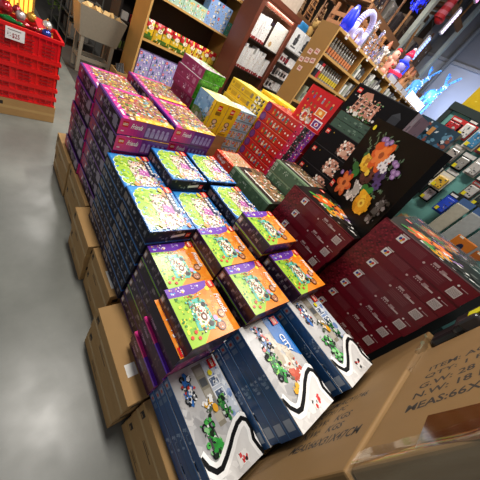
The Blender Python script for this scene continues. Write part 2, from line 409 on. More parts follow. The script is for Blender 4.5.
def plum_box(W=.25, L=.24, t=.055, seed=5):
    random.seed(seed)
    mb, F = carton_base(W, L, t, P('#341a34'))
    f = F['top']; f.rect(0, 0, 1, 1, '#e0507f'); f.rect(0, 0, .5, .12, '#e92a8d'); f.rect(.5, 0, 1, .12, '#6b2fc0'); f.busy(.05, .1, .95, .9, ['#f4a8c8', '#f08a24', '#6b2fc0', '#efe6ef'], 60, .04)
    f = F['left']; f.rect(0, 0, 1, 1, '#44203c'); f.rect(0, .82, .5, 1, '#f0318f'); f.rect(.5, .82, 1, 1, '#6a33c8')
    patches(f, 16, ['#5e3d50', '#6d4a58', '#7e6460'], .04, .96, .1, .75); f.text('Friends', .12, .3, .3, '#c8a0b8', .2)
    f = F['front']; f.rect(0, 0, 1, 1, '#b73a80'); f.rect(.4, 0, 1, 1, '#6b3586'); f.busy(.05, .1, .95, .9, ['#d85a9a', '#502a6a', '#efa0c0'], 16, .04)
    return mb.data('plum_toy_box')
GREY = '#a9a8a8'
def racer(f, a, b, s, body, rot=0):
    q = f.w/f.h; c, n = math.cos(rot), math.sin(rot)
    def T(x, y): return (a+(x*c-y*n)*s, b+(x*n+y*c)*s*q)
    def e(x, y, r, col, r2=None): f.ell(*T(x, y), r*s, (r2 or r)*s*q, col, 10, rot)
    e(0, .02, .95, '#4c4b4d', .3)
    f.poly([T(-.9, -.12), (T(.8, -.16)), T(.95, .05), T(.4, .2), T(-.5, .24), T(-.9, .1)], body)
    for x, y in ((-.6, -.22), (.55, -.24), (-.55, .26), (.5, .26)): e(x, y, .2, '#1b1b1d'); e(x, y, .09, '#7f8186')
    e(0, .0, .2, '#22252b', .16); e(.02, .1, .13, '#f2f2f0')
    for i in range(14): e(random.uniform(-.8, .8), random.uniform(-.2, .22), .09, random.choice([body, '#1f2a22', '#f0f0ee', '#33363b']), .06)
def city_art(f, kind, seed):
    random.seed(seed)
    f.rect(0, 0, 1, 1, '#b9b8b8')
    f.busy(.02, .02, .98, .98, ['#c2c1c1', '#adacad', '#b6b4b3', '#a3a2a3', '#c9c7c5'], 60, .09)
    if kind == 'b':
        f.poly([(.03, .45), (.62, .5), (.62, .64), (.03, .66)], '#8d8777')
        for i in range(5): f.rect(.06+i*.11, .49, .14+i*.11, .63, ['#9d968a', '#55575a', '#a9a397', '#7a7b7d', '#b8b2a4'][i])
        f.poly([(.02, .66), (.6, .66), (.6, .98), (.02, .98)], '#c4ccd8'); f.busy(.05, .7, .62, .96, ['#93a9cf', '#dfe4ea', '#6d87b8', '#aeb6c2'], 26, .035)
        for x in (.2, .33): f.rect(x, .66, x+.1, .87, '#eef1f4'); f.rect(x+.01, .68, x+.09, .85, '#5b6b86'); f.busy(x+.015, .7, x+.085, .84, ['#f2f2f0', '#2f3a52', '#c8d0dc'], 14, .016)
        racer(f, .20, .24, .17, '#2468b4', -.12); f.busy(.08, .14, .34, .36, ['#f4f5f6', '#2a6fc4', '#d23b30', '#20242c'], 26, .02)
        racer(f, .50, .72, .12, '#2a7a34', .05); racer(f, .66, .30, .18, '#2f8a38', .0); f.busy(.48, .18, .86, .42, ['#2f9a3c', '#1c2a20', '#49b04c', '#22301f', '#8ec98a'], 50, .022); f.busy(.38, .64, .62, .82, ['#2f7a3a', '#1c2a20', '#5aa04c', '#c9d2c8'], 26, .02)
        f.busy(.34, .36, .45, .58, ['#f3f3f1', '#e9e9e7', '#4a5b46', '#d9a32e'], 20, .024)
        f.ell(.46, .55, .04, .05, '#e8a92c'); 
    else:
        f.poly([(0, .62), (.32, .62), (.52, .98), (.52, 1), (0, 1)], '#1b6fc0')
        f.busy(.2, .42, .75, .75, ['#d9cdbb', '#cdbfa8', '#e3dccf', '#b8aa95'], 60, .055)
        f.poly([(0, .62), (.30, .62), (.48, 1), (0, 1)], '#1b6fc0')
        racer(f, .2, .34, .17, '#2468b4', -.1); f.busy(.06, .22, .34, .46, ['#f4f5f6', '#2a6fc4', '#d23b30', '#20242c'], 26, .02)
        racer(f, .48, .28, .18, '#2a8036', .08); f.busy(.36, .2, .6, .42, ['#35b046', '#1f5a2a', '#8ed35a', '#20242c'], 54, .022)
        f.poly([(.55, .45), (.8, .5), (.78, .75), (.6, .72)], '#c7543c'); f.busy(.5, .42, .82, .76, ['#d9d5cf', '#b5482f', '#7a6a5c', '#efeae4', '#d06a50'], 50, .026)
        f.busy(.7, .3, .8, .45, ['#e8a92c', '#2b2b2d', '#d9b23c'], 12, .025)
        f.text('CITY', .24, .74, .12, '#ffffff', .2)
    tr = [(.72, .0), (.80, .05), (.86, .14), (.865, .24), (.83, .36), (.78, .5), (.73, .62), (.68, .78), (.665, .9), (.70, .97), (.78, .985), (.86, .93), (.93, .955), (1, .99)]
    f.poly([(.80, 0), (1, 0), (1, .9), (.88, .9), (.8, .93), (.72, .9), (.74, .76), (.8, .58), (.88, .4), (.91, .2)], '#d9d7d5'); f.busy(.9, .1, .99, .85, ['#e6e4e2', '#cfcdcb'], 14, .05)
    f.band(tr, .115, '#f2f1ef')
    for q_ in tr[1:-1]: f.ell(q_[0], q_[1], .024*.65, .065, '#f2f1ef', 10)
    f.band(tr, .04, '#121214')
    for q_ in tr[1:-1]: f.ell(q_[0], q_[1], .02*.65, .02, '#121214', 10)
    f.poly([(.86, .52), (.95, .5), (.955, .7), (.87, .72)], '#e9e7e4'); f.busy(.87, .52, .94, .7, ['#c9302c', '#2b2b2e', '#d9484a'], 9, .02)
    f.logo(.03, .78, .10)
    if kind == 'b': f.ell(.16, .74, .03, .045, '#f0e12e', 12)
def city_box(kind, W=.25, L=.385, t=.055, seed=4):
    random.seed(seed)
    mb, F = carton_base(W, L, t, P('#1f4f86'))
    city_art(F['top'], kind, seed)
    f = F['left']; f.rect(0, 0, 1, 1, '#274f80'); f.rect(0, .93, 1, 1, '#3f86c8'); f.rect(0, 0, 1, .05, '#15304f')
    f.rect(.03, .2, .1, .75, '#7c8ea5'); f.rect(.05, .3, .08, .6, '#a9483c'); f.rect(.12, .2, .17, .75, '#5c7390')
    patches(f, 14, ['#6f88a8', '#4c6a90', '#8fa3bb'], .45, .6, .15, .85, (.01, .03), (.1, .25)); patches(f, 8, ['#37597f', '#2c4c72'], .2, .95); f.rect(.86, .15, .95, .8, '#9aa9bb'); f.ell(.58, .5, .012, .2, '#7f95b1')
    f = F['front']; f.rect(0, 0, 1, 1, '#274f80'); patches(f, 8, ['#6f88a8', '#4c6a90'], .05, .95)
    return mb.data('blue_vehicle_toy_box')
def bouquet_art(f, seed=9, scale=1.0):
    """black face with a bunch of orange and yellow flowers"""
    random.seed(seed)
    f.rect(0, 0, 1, 1, '#120f0e')
    f.busy(.25, .3, .8, .9, ['#1c1714', '#211b16', '#191512'], 30, .1)
    for a, b, r in ((.38, .86, 0), (.3, .8, .5), (.5, .9, -.3), (.7, .72, -.9), (.66, .3, -1.4), (.28, .55, 1.2), (.45, .84, .1)):
        f.band([(.45, .5), (a, b)], .012, '#3f5a3a')
        for i in range(6): f.ell(a+(.45-a)*i*.08+random.uniform(-.02, .02), b+(.5-b)*i*.08, .022, .01, '#5c7f55', 6, random.uniform(0, 3), up=False)
    f.poly([(.36, .22), (.48, .24), (.47, .34), (.50, .42), (.33, .42), (.37, .33)], '#cfc9c4'); f.busy(.36, .22, .48, .42, ['#e4e0dc', '#9a9590', '#bdb7b2'], 16, .02)
    f.ell(.44, .56, .11, .12, '#4a1f22', 10); f.flower(.44, .56, .1, '#5e2a2c', '#2c1214', 9)
    f.ell(.35, .64, .07, .075, '#e2a51f', 10); f.busy(.29, .57, .41, .71, ['#f2c53a', '#c9861a', '#e8b02c'], 18, .03)
    f.flower(.55, .70, .14, '#e2641c', '#f4c98e', 6, .55); f.flower(.52, .70, .08, '#f08a3a', '#7a3416', 6, .55)
    f.flower(.26, .38, .12, '#d9571b', '#f0c9a0', 6, .55); f.ell(.55, .26, .08, .085, '#e9a81c', 12); f.busy(.5, .2, .6, .32, ['#f6cc3f', '#c98714', '#f2b52a'], 18, .03)
    for a, b in ((.6, .58), (.63, .62), (.62, .53)): f.flower(a, b, .04, '#e9e4ea', '#8a8090', 6)
    for a, b in ((.48, .88), (.53, .90), (.43, .87), (.72, .55), (.76, .62), (.7, .48)): f.ell(a, b, .028, .03, '#8f6aa8', 8); f.ell(a+.006, b, .014, .014, '#b79acb', 6)
    f.ell(.24, .6, .05, .07, '#3e7a34', 8, .5); f.ell(.46, .44, .04, .08, '#357032', 8); f.ell(.2, .5, .05, .03, '#5a3a60', 8); f.ell(.56, .47, .04, .04, '#6a3f86', 8)
def burgundy_box(W=.38, L=.475, t=.1, seed=6, art=True):
    random.seed(seed)
    mb, F = carton_base(W, L, t, P('#5c101c'))
    if art:
        f = F['top']; bouquet_art(f, seed)
        f.rect(0, 0, 1, .03, '#6b1420'); f.flower(.32, .5, .16, '#e8641c', '#f8d9a0', 6, .5); f.logo(.06, .8, .08); f.ell(.2, .35, .1, .05, '#3f9a3a', 8, .6); f.ell(.45, .3, .09, .05, '#4aa040', 8, -.4); f.flower(.6, .4, .1, '#f2a02c', '#c8402c', 6)
        f.busy(.55, .1, .95, .6, ['#2a2422', '#56504b', '#8f8a86', '#d9d5d0'], 26, .03)
    f = F['left']; f.rect(0, 0, 1, 1, '#6a0f1e')
    f.k += 1
    for i in range(60):
        a = random.uniform(.005, .21); b = random.uniform(.05, .95); f.ell(a, b, .014, .05, random.choice(['#8a2230', '#480812', '#7c1826']), 6, random.uniform(0, 3), up=False); f.k += .01
    f.rect(.225, .5, .30, .86, '#e8e3e1'); f.ell(.25, .68, .014, .09, '#2c3f9a', 6); f.ell(.275, .72, .014, .09, '#d2372c', 6); f.ell(.27, .6, .012, .07, '#e6b32c', 6); f.rect(.235, .88, .31, .95, '#c9b9b8')
    f.rect(.32, .45, .52, .92, '#6a2029')
    for i in range(7): f.rect(.325, .48+i*.06, .515, .50+i*.06, '#7d3a41', up=(i == 0))
    f.ell(.55, .5, .012, .06, '#c9a9a9', 8); f.rect(.57, .12, .78, .55, '#6a2029')
    for i in range(5): f.ell(.6+i*.022, .65, .006, .03, '#cdb4b5', 6, up=(i == 0))
    f.rect(.6, .72, .66, .84, '#b79a9b'); f.rect(.69, .6, .74, .78, '#a98788'); f.rect(.72, .62, .8, .7, '#c9b1b1')
    for i in range(4): f.rect(.58, .16+i*.09, .77, .19+i*.09, '#7d3a41', up=(i == 0))
    f.rect(.84, .12, .93, .55, '#d3c6c2')
    for i in range(9): f.rect(.85+i*.0085, .16, .853+i*.0085, .5, '#4b2a2c', up=(i == 0))
    f.ell(.86, .7, .01, .05, '#e8dcdc', 8); f.rect(.885, .66, .95, .69, '#b89a9b')
    f = F['front']; f.rect(0, 0, 1, 1, '#3e0b14'); patches(f, 8, ['#5c1a24', '#7f2834'], .05, .9)
    return mb.data('burgundy_flower_set_box')
def sage_box(W=.32, L=.435, t=.1, seed=8):
    random.seed(seed)
    mb, F = carton_base(W, L, t, P('#6f8a6a'))
    f = F['top']; f.rect(0, 0, 1, 1, '#2b211c'); f.rect(0, 0, 1, .1, '#7d9a76'); f.rect(.0, .1, 1, .13, '#4d5c48')
    f.poly([(.12, .3), (.92, .26), (.97, .9), (.2, .86)], '#8d6d4c'); f.busy(.14, .26, .96, .9, ['#efe6da', '#b5583c', '#4f7a4c', '#e3c49c', '#7b5638', '#f5f1ea', '#2f4a36', '#d98c5c', '#3a2a22'], 150, .03, 7)
    f.rect(.1, .26, .94, .30, '#eee9e0'); f.busy(.02, .5, .2, .98, ['#4a3a2c', '#5f4a34', '#7a6240'], 24, .05); f.logo(.0, .82, .08)
    f = F['left']; f.rect(0, 0, 1, 1, '#4f6a50'); f.rect(0, .88, 1, 1, '#8aa582'); f.rect(.02, .1, .1, .4, '#a9b8a4'); f.rect(.02, .5, .1, .82, '#9cad96'); f.rect(.04, .16, .08, .34, '#53604f')
    patches(f, 12, ['#5f7b5f', '#456046', '#73906f'], .15, .95); patches(f, 8, ['#c4cfbd'], .3, .5, .4, .8, (.01, .02), (.05, .12))
    f = F['front']; f.rect(0, 0, 1, 1, '#3e5540'); patches(f, 8, ['#6f8a6a'], .05, .9)
    return mb.data('sage_green_toy_box')
def red_orange_box(W=.27, L=.25, t=.07, seed=11):
    random.seed(seed)
    mb, F = carton_base(W, L, t, P('#c8321f'))
    f = F['top']; f.rect(0, 0, 1, 1, '#d8492c'); f.poly([(.04, .2), (.96, .12), (.96, .95), (.04, .95)], '#c9a27c'); f.busy(.06, .18, .95, .92, ['#f1e4cf', '#b8683c', '#6a8a4a', '#e8b87c', '#8b4a2f', '#f7f1e6', '#d85a3a'], 130, .032, 6)
    f.logo(.84, .82, .13); f.rect(0, 0, 1, .1, '#e24e2e')
    f = F['left']; f.rect(0, 0, 1, 1, '#cf3f26'); patches(f, 10, ['#efd9cd', '#e98a6c'], .1, .9)
    f.text('Friends', .2, .3, .4, '#fff3ea', .4)
    return mb.data('red_orange_toy_box')
def maroon_green_box(W=.245, L=.40, t=.085, seed=12):
    random.seed(seed)
    mb, F = carton_base(W, L, t, P('#8a2350'))
    f = F['top']; f.rect(0, 0, 1, 1, '#dfe3d4'); f.rect(0, 0, 1, .08, '#b6c9c0'); f.busy(.1, .1, .9, .9, ['#c59ac0', '#e9dce4', '#a5744e', '#7c9a5a', '#f3efe6', '#8a5a86', '#b86a5a'], 120, .035, 6); f.poly([(0, .85), (.85, .9), (1, 1), (0, 1)], '#7fb43a'); f.rect(.93, 0, 1, 1, '#d8b8d8')
    f = F['left']; f.rect(0, 0, 1, 1, '#96285a'); f.rect(0, .92, 1, 1, '#b94a7c'); f.rect(.1, .3, .28, .6, '#8a1f4c'); f.busy(.5, .25, .62, .8, ['#e8cfdc', '#d9a9c2', '#7a1a44'], 14, .022); f.rect(.78, .2, .9, .75, '#b4738f'); patches(f, 6, ['#a84672', '#c07a9a'], .1, .9)
    f = F['front']; f.rect(0, 0, 1, 1, '#3f8f22'); f.busy(.02, .1, .98, .95, ['#4fa52c', '#357a1c', '#5fb53a', '#2f6f1a'], 40, .06); f.rect(0, 0, .1, 1, '#2f6f1a')
    return mb.data('maroon_toy_box')
YEL = '#f2c81e'
def yellow_upright(W=.15, L=.27, t=.275, seed=13):
    random.seed(seed)
    mb, F = carton_base(W, L, t, P(YEL))
    f = F['left']; f.rect(0, 0, 1, 1, '#7fb0d4'); f.poly([(0, 0), (1, 0), (1, .25), (.6, .42), (.3, .5), (0, .45)], '#6d8a4c'); f.busy(.02, .5, .9, .95, ['#9cc6e2', '#6d9fc8', '#b5d6ea', '#5b8fba'], 24, .08)
    f.busy(.05, .05, .9, .5, ['#566f3c', '#8aa35c', '#7a684a', '#a58f68', '#3f5230', '#c4b48c'], 90, .04); f.poly([(.45, .1), (.5, .4), (.62, .42), (.68, .12)], '#8e8a82'); f.poly([(.25, .12), (.3, .34), (.42, .34), (.45, .1)], '#c9c2b4')
    for i in range(3): f.ell(.3+i*.18, .12, .05, .1, '#2c2a26', 8)
    f.rect(.86, 0, 1, 1, YEL); f.busy(.84, .05, .9, .95, ['#f2c81e', '#5a4a20'], 14, .03); f.ell(.9, .55, .06, .08, '#d8b48c')
    f = F['front']; f.rect(0, 0, 1, 1, YEL); f.logo(.32, .74, .3); f.rect(.3, .60, .68, .72, '#8a6a1a');
    f.ell(.5, .4, .2, .09, '#5b4630', 12); f.ell(.5, .4, .14, .065, '#e6c49c', 12); f.busy(.3, .12, .72, .32, ['#f4f2ec', '#2f4f9a', '#3a3a3c', '#e8e2d8'], 26, .05); f.rect(0, 0, .04, 1, '#c99c14'); f.rect(.2, .03, .8, .09, '#b08a18')
    f = F['top']; f.rect(0, 0, 1, 1, '#f4e29a'); f.rect(.1, .2, .4, .8, '#f7edc2')
    return mb.data('yellow_upright_toy_box')
def yellow_flat(W=.3, L=.6, t=.085, seed=14):
    random.seed(seed)
    mb, F = carton_base(W, L, t, P(YEL))
    f = F['left']; f.rect(0, 0, 1, 1, '#e9c31f'); f.rect(0, .9, 1, 1, '#f3d54a'); f.rect(.04, .4, .09, .7, '#b08c1a'); f.rect(.12, .2, .28, .7, '#caa41c'); f.ell(.36, .5, .03, .25, '#8a6a4a'); f.ell(.36, .55, .02, .14, '#e6c49c')
    f.rect(.42, .25, .6, .65, '#cba524'); f.rect(.6, .2, .66, .75, '#8f7f5a'); f.rect(.74, .1, .82, .9, '#e9e6de'); f.busy(.74, .15, .95, .85, ['#2d2c2c', '#f2f0ec', '#6a6660', '#f4d23c'], 50, .02); f.rect(0, 0, 1, .05, '#b8921a')
    f = F['top']; f.rect(0, 0, 1, 1, '#f2cf3a'); f.busy(.05, .1, .95, .9, ['#6fa8c8', '#7fae4a', '#f7e38a', '#c9a86a'], 60, .03)
    f = F['front']; f.rect(0, 0, 1, 1, YEL); f.busy(.1, .1, .9, .9, ['#2d2c2c', '#f2f0ec'], 14, .05)
    return mb.data('yellow_flat_toy_box')
def pale_box(W=.125, L=.2, t=.095, seed=15):
    random.seed(seed)
    mb, F = carton_base(W, L, t, P('#a9cfe0'))
    f = F['front']; f.rect(0, 0, 1, 1, '#a5cfe2'); f.logo(.06, .5, .24); f.rect(.4, .2, .62, .85, '#c88a3c'); f.ell(.51, .6, .08, .16, '#f0c884'); f.rect(.7, .15, .95, .85, '#e9e4e0'); f.busy(.68, .15, .95, .85, ['#b03a34', '#3d3a3c', '#f4f1ee'], 14, .05); f.rect(0, 0, 1, .07, '#5f7f92')
    f = F['left']; f.rect(0, 0, 1, 1, '#8fbcd0'); patches(f, 6, ['#e6eef2', '#c88a3c'])
    f = F['top']; f.rect(0, 0, 1, 1, '#bcdcea'); f.busy(.1, .1, .9, .9, ['#c88a3c', '#e9e4e0', '#b03a34'], 20, .06)
    return mb.data('pale_blue_toy_box')
def red_box(W=.33, L=.61, t=.09, seed=16):
    random.seed(seed)
    mb, F = carton_base(W, L, t, P('#b3191c'))
    f = F['left']; f.rect(0, 0, 1, 1, '#bd1f1d'); f.rect(0, .93, 1, 1, '#d8483c'); f.rect(0, 0, 1, .05, '#7a1113')
    f.ell(.06, .5, .06, .45, '#5d2a68', 14); f.ell(.06, .5, .04, .3, '#713a7c', 12)
    for i in range(5): a = .2+i*.075; f.ell(a, .62, .016, .12, random.choice(['#e9b27a', '#e6c32e', '#4f8a6a', '#c9c4bc']), 8); f.rect(a-.016, .2, a+.016, .5, random.choice(['#3a6aa0', '#e9dcc8', '#2f7a4a', '#e08a2c', '#7a7f88']))
    f.busy(.18, .2, .56, .7, ['#e6c88a', '#8a5a3a', '#d9d2c8', '#3f6a86'], 20, .014)
    for a in (.6, .66): f.ell(a, .5, .014, .1, '#f3e9e0', 8)
    f.rect(.70, 0, .8, 1, '#c01d4a'); f.rect(.8, 0, .9, 1, '#2a2428'); f.rect(.9, 0, 1, 1, '#6d2480'); f.busy(.72, .1, .98, .9, ['#f0e2e8', '#1f1a1e', '#d83a6c', '#9a9296'], 40, .014)
    f = F['top']; f.rect(0, 0, 1, 1, '#b3191c'); f.rect(0, .0, 1, .05, '#f0a89c'); f.busy(.1, .1, .95, .9, ['#e6c88a', '#d9d2c8', '#7a1113', '#e9483c'], 80, .03)
    return mb.data('red_toy_box')
def red_calendar(W=.08, L=.33, t=.29, seed=17):
    random.seed(seed)
    mb, F = carton_base(W, L, t, P('#b3191c'))
    f = F['left']; f.rect(0, 0, 1, 1, '#c41a1c'); f.rect(0, .03, .04, .97, '#d9322c')
    for i in range(5): a = .26+i*.15; f.ell(a, .84-.01*i, .025, .03, random.choice(['#e9b27a', '#9fb8c4', '#6a8a4a']), 8); f.rect(a-.025, .70-.01*i, a+.025, .80-.01*i, random.choice(['#3a6a5a', '#8a8f98', '#c96a2c', '#6d4a86']))
    for a, b, c in ((.14, .6, '#3a3a40'), (.3, .56, '#7a4a30'), (.44, .55, '#8a5a34'), (.58, .5, '#6a2a30'), (.14, .82, '#5a4a44')): f.ell(a, b, .035, .045, c, 7); f.ell(a+.02, b-.03, .02, .03, '#c98a4a', 6)
    f.ell(.34, .2, .13, .17, '#e6ddd2', 10); f.ell(.34, .22, .07, .11, '#c3302c', 10); f.poly([(.2, .3), (.34, .46), (.46, .3)], '#cdbfae'); f.rect(.46, .06, .6, .2, '#b9b0a8'); f.busy(.16, .06, .56, .44, ['#f1ebe2', '#8a6a4c', '#d9a03c', '#4a4642'], 40, .03)
    f.rect(.56, .36, .84, .58, '#f0e8da'); f.rect(.58, .38, .82, .56, '#e8872c'); f.ell(.7, .47, .05, .05, '#f5e29a'); f.rect(.66, .06, .93, .3, '#efe9ee'); f.rect(.68, .08, .91, .26, '#5f2c7c'); f.ell(.8, .17, .06, .06, '#e9e2ee'); f.ell(.8, .17, .03, .04, '#c3302c')
    f = F['front']; f.rect(0, 0, 1, 1, '#8f1416'); f = F['top']; f.rect(0, 0, 1, 1, '#a9181a')
    return mb.data('red_calendar_box')
def black_box(W=.36, L=.46, t=.15, seed=18, big=False):
    random.seed(seed)
    mb, F = carton_base(W, L, t, P('#131212'))
    f = F['left']; f.rect(0, 0, 1, 1, '#151314'); f.logo(.05, .72 if big else .62, .07); f.rect(.06, .6, .08, .64, '#9a9590')
    f.rect(0, .97, 1, 1, '#2a2728')
    if big:
        f.poly([(.14, .08), (.16, .66), (.2, .84), (.31, .88), (.36, .70), (.38, .60), (.52, .62), (.54, .1)], '#c4866e')
        for q_ in range(4):
            for q2 in range(3): f.rect(.17+q_*.09, .2+q2*.15, .215+q_*.09, .3+q2*.15, '#3a2620'); f.rect(.165+q_*.09, .3+q2*.15, .22+q_*.09, .32+q2*.15, '#e9c4b0')
        f.busy(.13, .08, .55, .74, ['#f0b49a', '#d08c74', '#f8d8c4', '#3a2c24', '#4f8a4c', '#fdf2e8', '#e09a82'], 120, .013, 7); f.busy(.1, .02, .62, .16, ['#4f7a3c', '#e6e0d8', '#365a2c'], 40, .02)
        f.rect(.74, .3, .88, .6, '#2f3034'); f.poly([(.74, .6), (.81, .76), (.88, .6)], '#3b3c40'); f.busy(.62, .05, .74, .3, ['#c98a72', '#8a5a4a', '#4a3a2c'], 16, .02)
    else:
        f.poly([(.44, .1), (.45, .62), (.52, .85), (.62, .84), (.66, .6), (.70, .12)], '#c4866e'); f.busy(.44, .08, .70, .80, ['#e8a68c', '#f4ccb6', '#a8705c', '#fbeee2', '#3a2c26', '#c98870'], 70, .022, 6); f.ell(.57, .3, .05, .12, '#d9a88e'); f.ell(.2, .8, .008, .03, '#c9a02c', 6)
    f = F['front']; f.rect(0, 0, 1, 1, '#b78a96' if big else '#181617')
    if big: f.rect(.0, 0, .3, 1, '#e0c0c8'); patches(f, 8, ['#8f6a74', '#f0e2e6'], .1, .9)
    f = F['top']; f.rect(0, 0, 1, 1, '#1a1818')
    return mb.data('black_building_set_box')
def dark_green_box(W=.34, L=.44, t=.06, seed=19):
    random.seed(seed)
    mb, F = carton_base(W, L, t, P('#33463a'))
    f = F['left']; f.rect(0, 0, 1, 1, '#3f5546'); patches(f, 14, ['#6f8472', '#2c3a30', '#8a9a8a'], .04, .96, .1, .8)
    f = F['top']; f.rect(0, 0, 1, 1, '#26352c'); f.busy(.1, .1, .9, .9, ['#6f8472', '#3a4a3e', '#a89a7a'], 40, .04)
    return mb.data('dark_green_toy_box')

PK = [pink_box(seed=1), pink_box(seed=21)]
BL = blue_box()
OR = orange_box(); OR1 = orange_box(seed=33, side=1); PLM = plum_box(t=.07)
CA = city_box('b', seed=41); CF = city_box('f', seed=42); CBx = city_box('b', seed=43)
BU = burgundy_box(); SG = sage_box(); RO = red_orange_box(); MG = maroon_green_box()
YU = yellow_upright(); YF = yellow_flat(); PL = pale_box(); RD = red_box(); RC = red_calendar(); BK = black_box(); BKB = black_box(t=.20, big=True, seed=28); DG = dark_green_box()

# ================================================================== THE PILE
G = 'toy boxes in the big display pile'
mg = 'magenta toy box'
stack('magenta_toy_box', PK[0], .790, 1.563, 1.09, .104, .36, mg, 'front stack by the aisle', 'magenta boxes', jit=.007)
stack('magenta_toy_box', PK[1], .787, 2.03, 1.05, .104, .36, mg, 'rear aisle stack nearest the red crates', 'magenta boxes', jit=.009)
stack('magenta_toy_box', PK[1], 1.17, 1.59, 1.10, .104, .56, mg, 'inner front stack beside the yellow boxes', 'magenta boxes')
stack('magenta_toy_box', PK[0], 1.17, 2.055, 1.10, .104, .56, mg, 'inner rear stack before the maroon boxes', 'magenta boxes')
bd = 'dark blue toy box'
for x, y, z, b, d in ((.712, 1.152, .875, .36, 'aisle stack touching the magenta boxes'), (.706, .82, .897, .36, 'aisle stack touching the orange boxes'),
                      (.975, 1.155, .952, .56, 'inner raised stack before the magenta boxes'), (1.002, .825, .87, .56, 'middle stack behind the orange boxes'),
                      (1.268, 1.17, .95, .56, 'stack next to the flat red-orange box'), (1.28, .83, .93, .56, 'stack next to the front sage green box')):
    stack('dark_blue_toy_box', BL, x, y, z, .072, b, bd, d, 'dark blue boxes')
od = 'orange camper art toy box'
v = {1: OR1, 2: OR1, 3: OR, 4: OR1}
def stickers(o):
    b = MB(); f = Face(b, (-.125, .12, .0705), (0, -.24, 0), (.25, 0, 0)); f.k = 30
    f.ell(.16, .80, .045, .045, '#f4e02a', 12)
    c = b.build('price_sticker', o); c['label'] = 'round yellow price sticker'
for i, (x, y, z, b, d, sh, vv) in enumerate(((.715, .53, .81, .36, 'rear aisle stack of orange boxes', {}, {**v, 2: OR, 5: OR}), (.674, .285, .833, .36, 'front aisle stack of orange boxes', {1: -.02, 2: -.002, 3: -.014, 4: 0, 5: -.012, 6: 0}, {1: OR, 2: PLM, 3: PLM, 4: PLM, 5: PLM, 6: PLM}),
        (.966, .535, .90, .56, 'inner rear stack of orange boxes', {}, v), (.970, .288, .905, .56, 'inner front stack of orange boxes', {}, v),
        (1.232, .538, 1.01, .56, 'taller orange stack against the burgundy boxes', {}, v), (1.275, .283, .945, .56, 'orange stack behind the rightmost blue vehicle box', {}, v))):
    if i == 1: x += .005
    r = stack('orange_toy_box', OR, x, y, z, .07, b, od, d, 'orange boxes', shift=sh, variants=vv, jit=.002)
    stickers(r[0])
    if i == 1: r[1].rotation_euler.z = math.pi
    for k, o in enumerate(r):
        if vv.get(k) is PLM: o.name = 'plum_toy_box'; o['label'] = o['label'].replace('orange camper art toy box', 'plum toy box with pink stripe').replace('front aisle stack of orange boxes', 'under the front aisle orange boxes'); o['group'] = 'plum boxes'
cd = 'blue racing vehicle box'
stack('blue_vehicle_toy_box', CA, .688, -.028, .58, .055, .36, cd, 'lowest leftmost stack near the camera', 'blue vehicle boxes')
stack('blue_vehicle_toy_box', CF, .944, -.022, .805, .055, .56, cd, 'middle stack with the blue art corner', 'blue vehicle boxes')
stack('blue_vehicle_toy_box', CBx, 1.245, -.022, .87, .055, .56, cd, 'rightmost stack beside the burgundy boxes', 'blue vehicle boxes')
ud = 'burgundy flower set box'
stack('burgundy_flower_set_box', BU, 1.767, .508, 1.16, .1, .56, ud, 'stack carrying the black bouquet box', 'burgundy boxes')
stack('burgundy_flower_set_box', BU, 1.842, .022, 1.335, .097, .56, ud, 'tall front stack above the open cartons', 'burgundy boxes')
stack('burgundy_flower_set_box', BU, 2.226, .02, 1.325, .1, .56, ud, 'hindmost tall stack before the pegboard', 'burgundy boxes')
stack('sage_green_toy_box', SG, 1.663, .980, .98, .1, .56, 'sage green garden box', 'left of the two green stacks', 'sage green boxes')
G2m = sage_box(.29, .36, .1, 48)
stack('sage_green_toy_box', G2m, 1.99, .95, 1.135, .1, .56, 'sage green garden box', 'higher stack touching the black boxes', 'sage green boxes')
stack('red_orange_toy_box', RO, 1.68, 1.355, .95, .07, .56, 'red-orange toy box', 'before the tall red stack', 'red-orange boxes')
stack('maroon_toy_box', MG, 1.625, 2.205, 1.39, .085, .965, 'maroon box with green end', 'beside the upright yellow boxes', 'maroon boxes', shift={1: -.02, 2: -.02})
for x, w in ((1.578, 'left'), (1.731, 'right')):
    put('yellow_upright_toy_box', YU, (x, 1.835, .981), f'{w} one of two upright yellow building brick boxes', 'box', 'upright yellow boxes')
for (x0, y0, x1, y1, z1) in ((1.46, 1.70, 1.81, 1.98, .98), (1.46, 1.99, 1.80, 2.42, .9645)):
    for k in range(2):
        carton(x0, y0, x1, y1, .56+k*(z1-.56)/2, .56+(k+1)*(z1-.56)/2, 'brown carton hidden below the yellow and maroon boxes', 'hidden raised cartons', mark=False)
for j in range(2):
    stack('pale_blue_toy_box', PL, 1.95+j*.127, 1.885, 1.23, .095, .56, 'small pale blue toy box', ['left', 'right'][j]+' column under the yellow flat boxes', 'pale blue boxes', jit=.001)
stack('yellow_flat_toy_box', YF, 2.33, 2.10, 1.385, .085, .56, 'long yellow toy box', 'left of the tall red stack', 'long yellow boxes', shift={2: -.02})
stack('yellow_flat_toy_box', YF, 2.68, 1.95, 1.42, .085, .56, 'long yellow toy box', 'partly hidden behind the red stack', 'long yellow boxes')
for (x0, y0, x1, y1) in ((2.61, 1.10, 3.0, 1.62), (2.61, 1.63, 3.0, 2.42), (2.01, 2.425, 3.0, 2.6)):
    for k in range(2): carton(x0, y0, x1, y1, k*.28, (k+1)*.28, 'big brown carton hidden behind the red and yellow stacks', 'platform cartons', mark=False)
stack('red_toy_box', RD, 2.317, 1.467, 1.406, .092, .56, 'long red toy box with purple dot', 'tall red stack', 'long red boxes', shift={})
put('red_calendar_box', RC, (2.26, 1.345, 1.4064), 'large red calendar box standing upright on the tall red stack', 'box')
kd = 'black box with pink building'
stack('black_building_set_box', BK, 2.343, .905, 1.52, .15, .56, kd, 'beside the red stack', 'black building boxes', jit=.001)
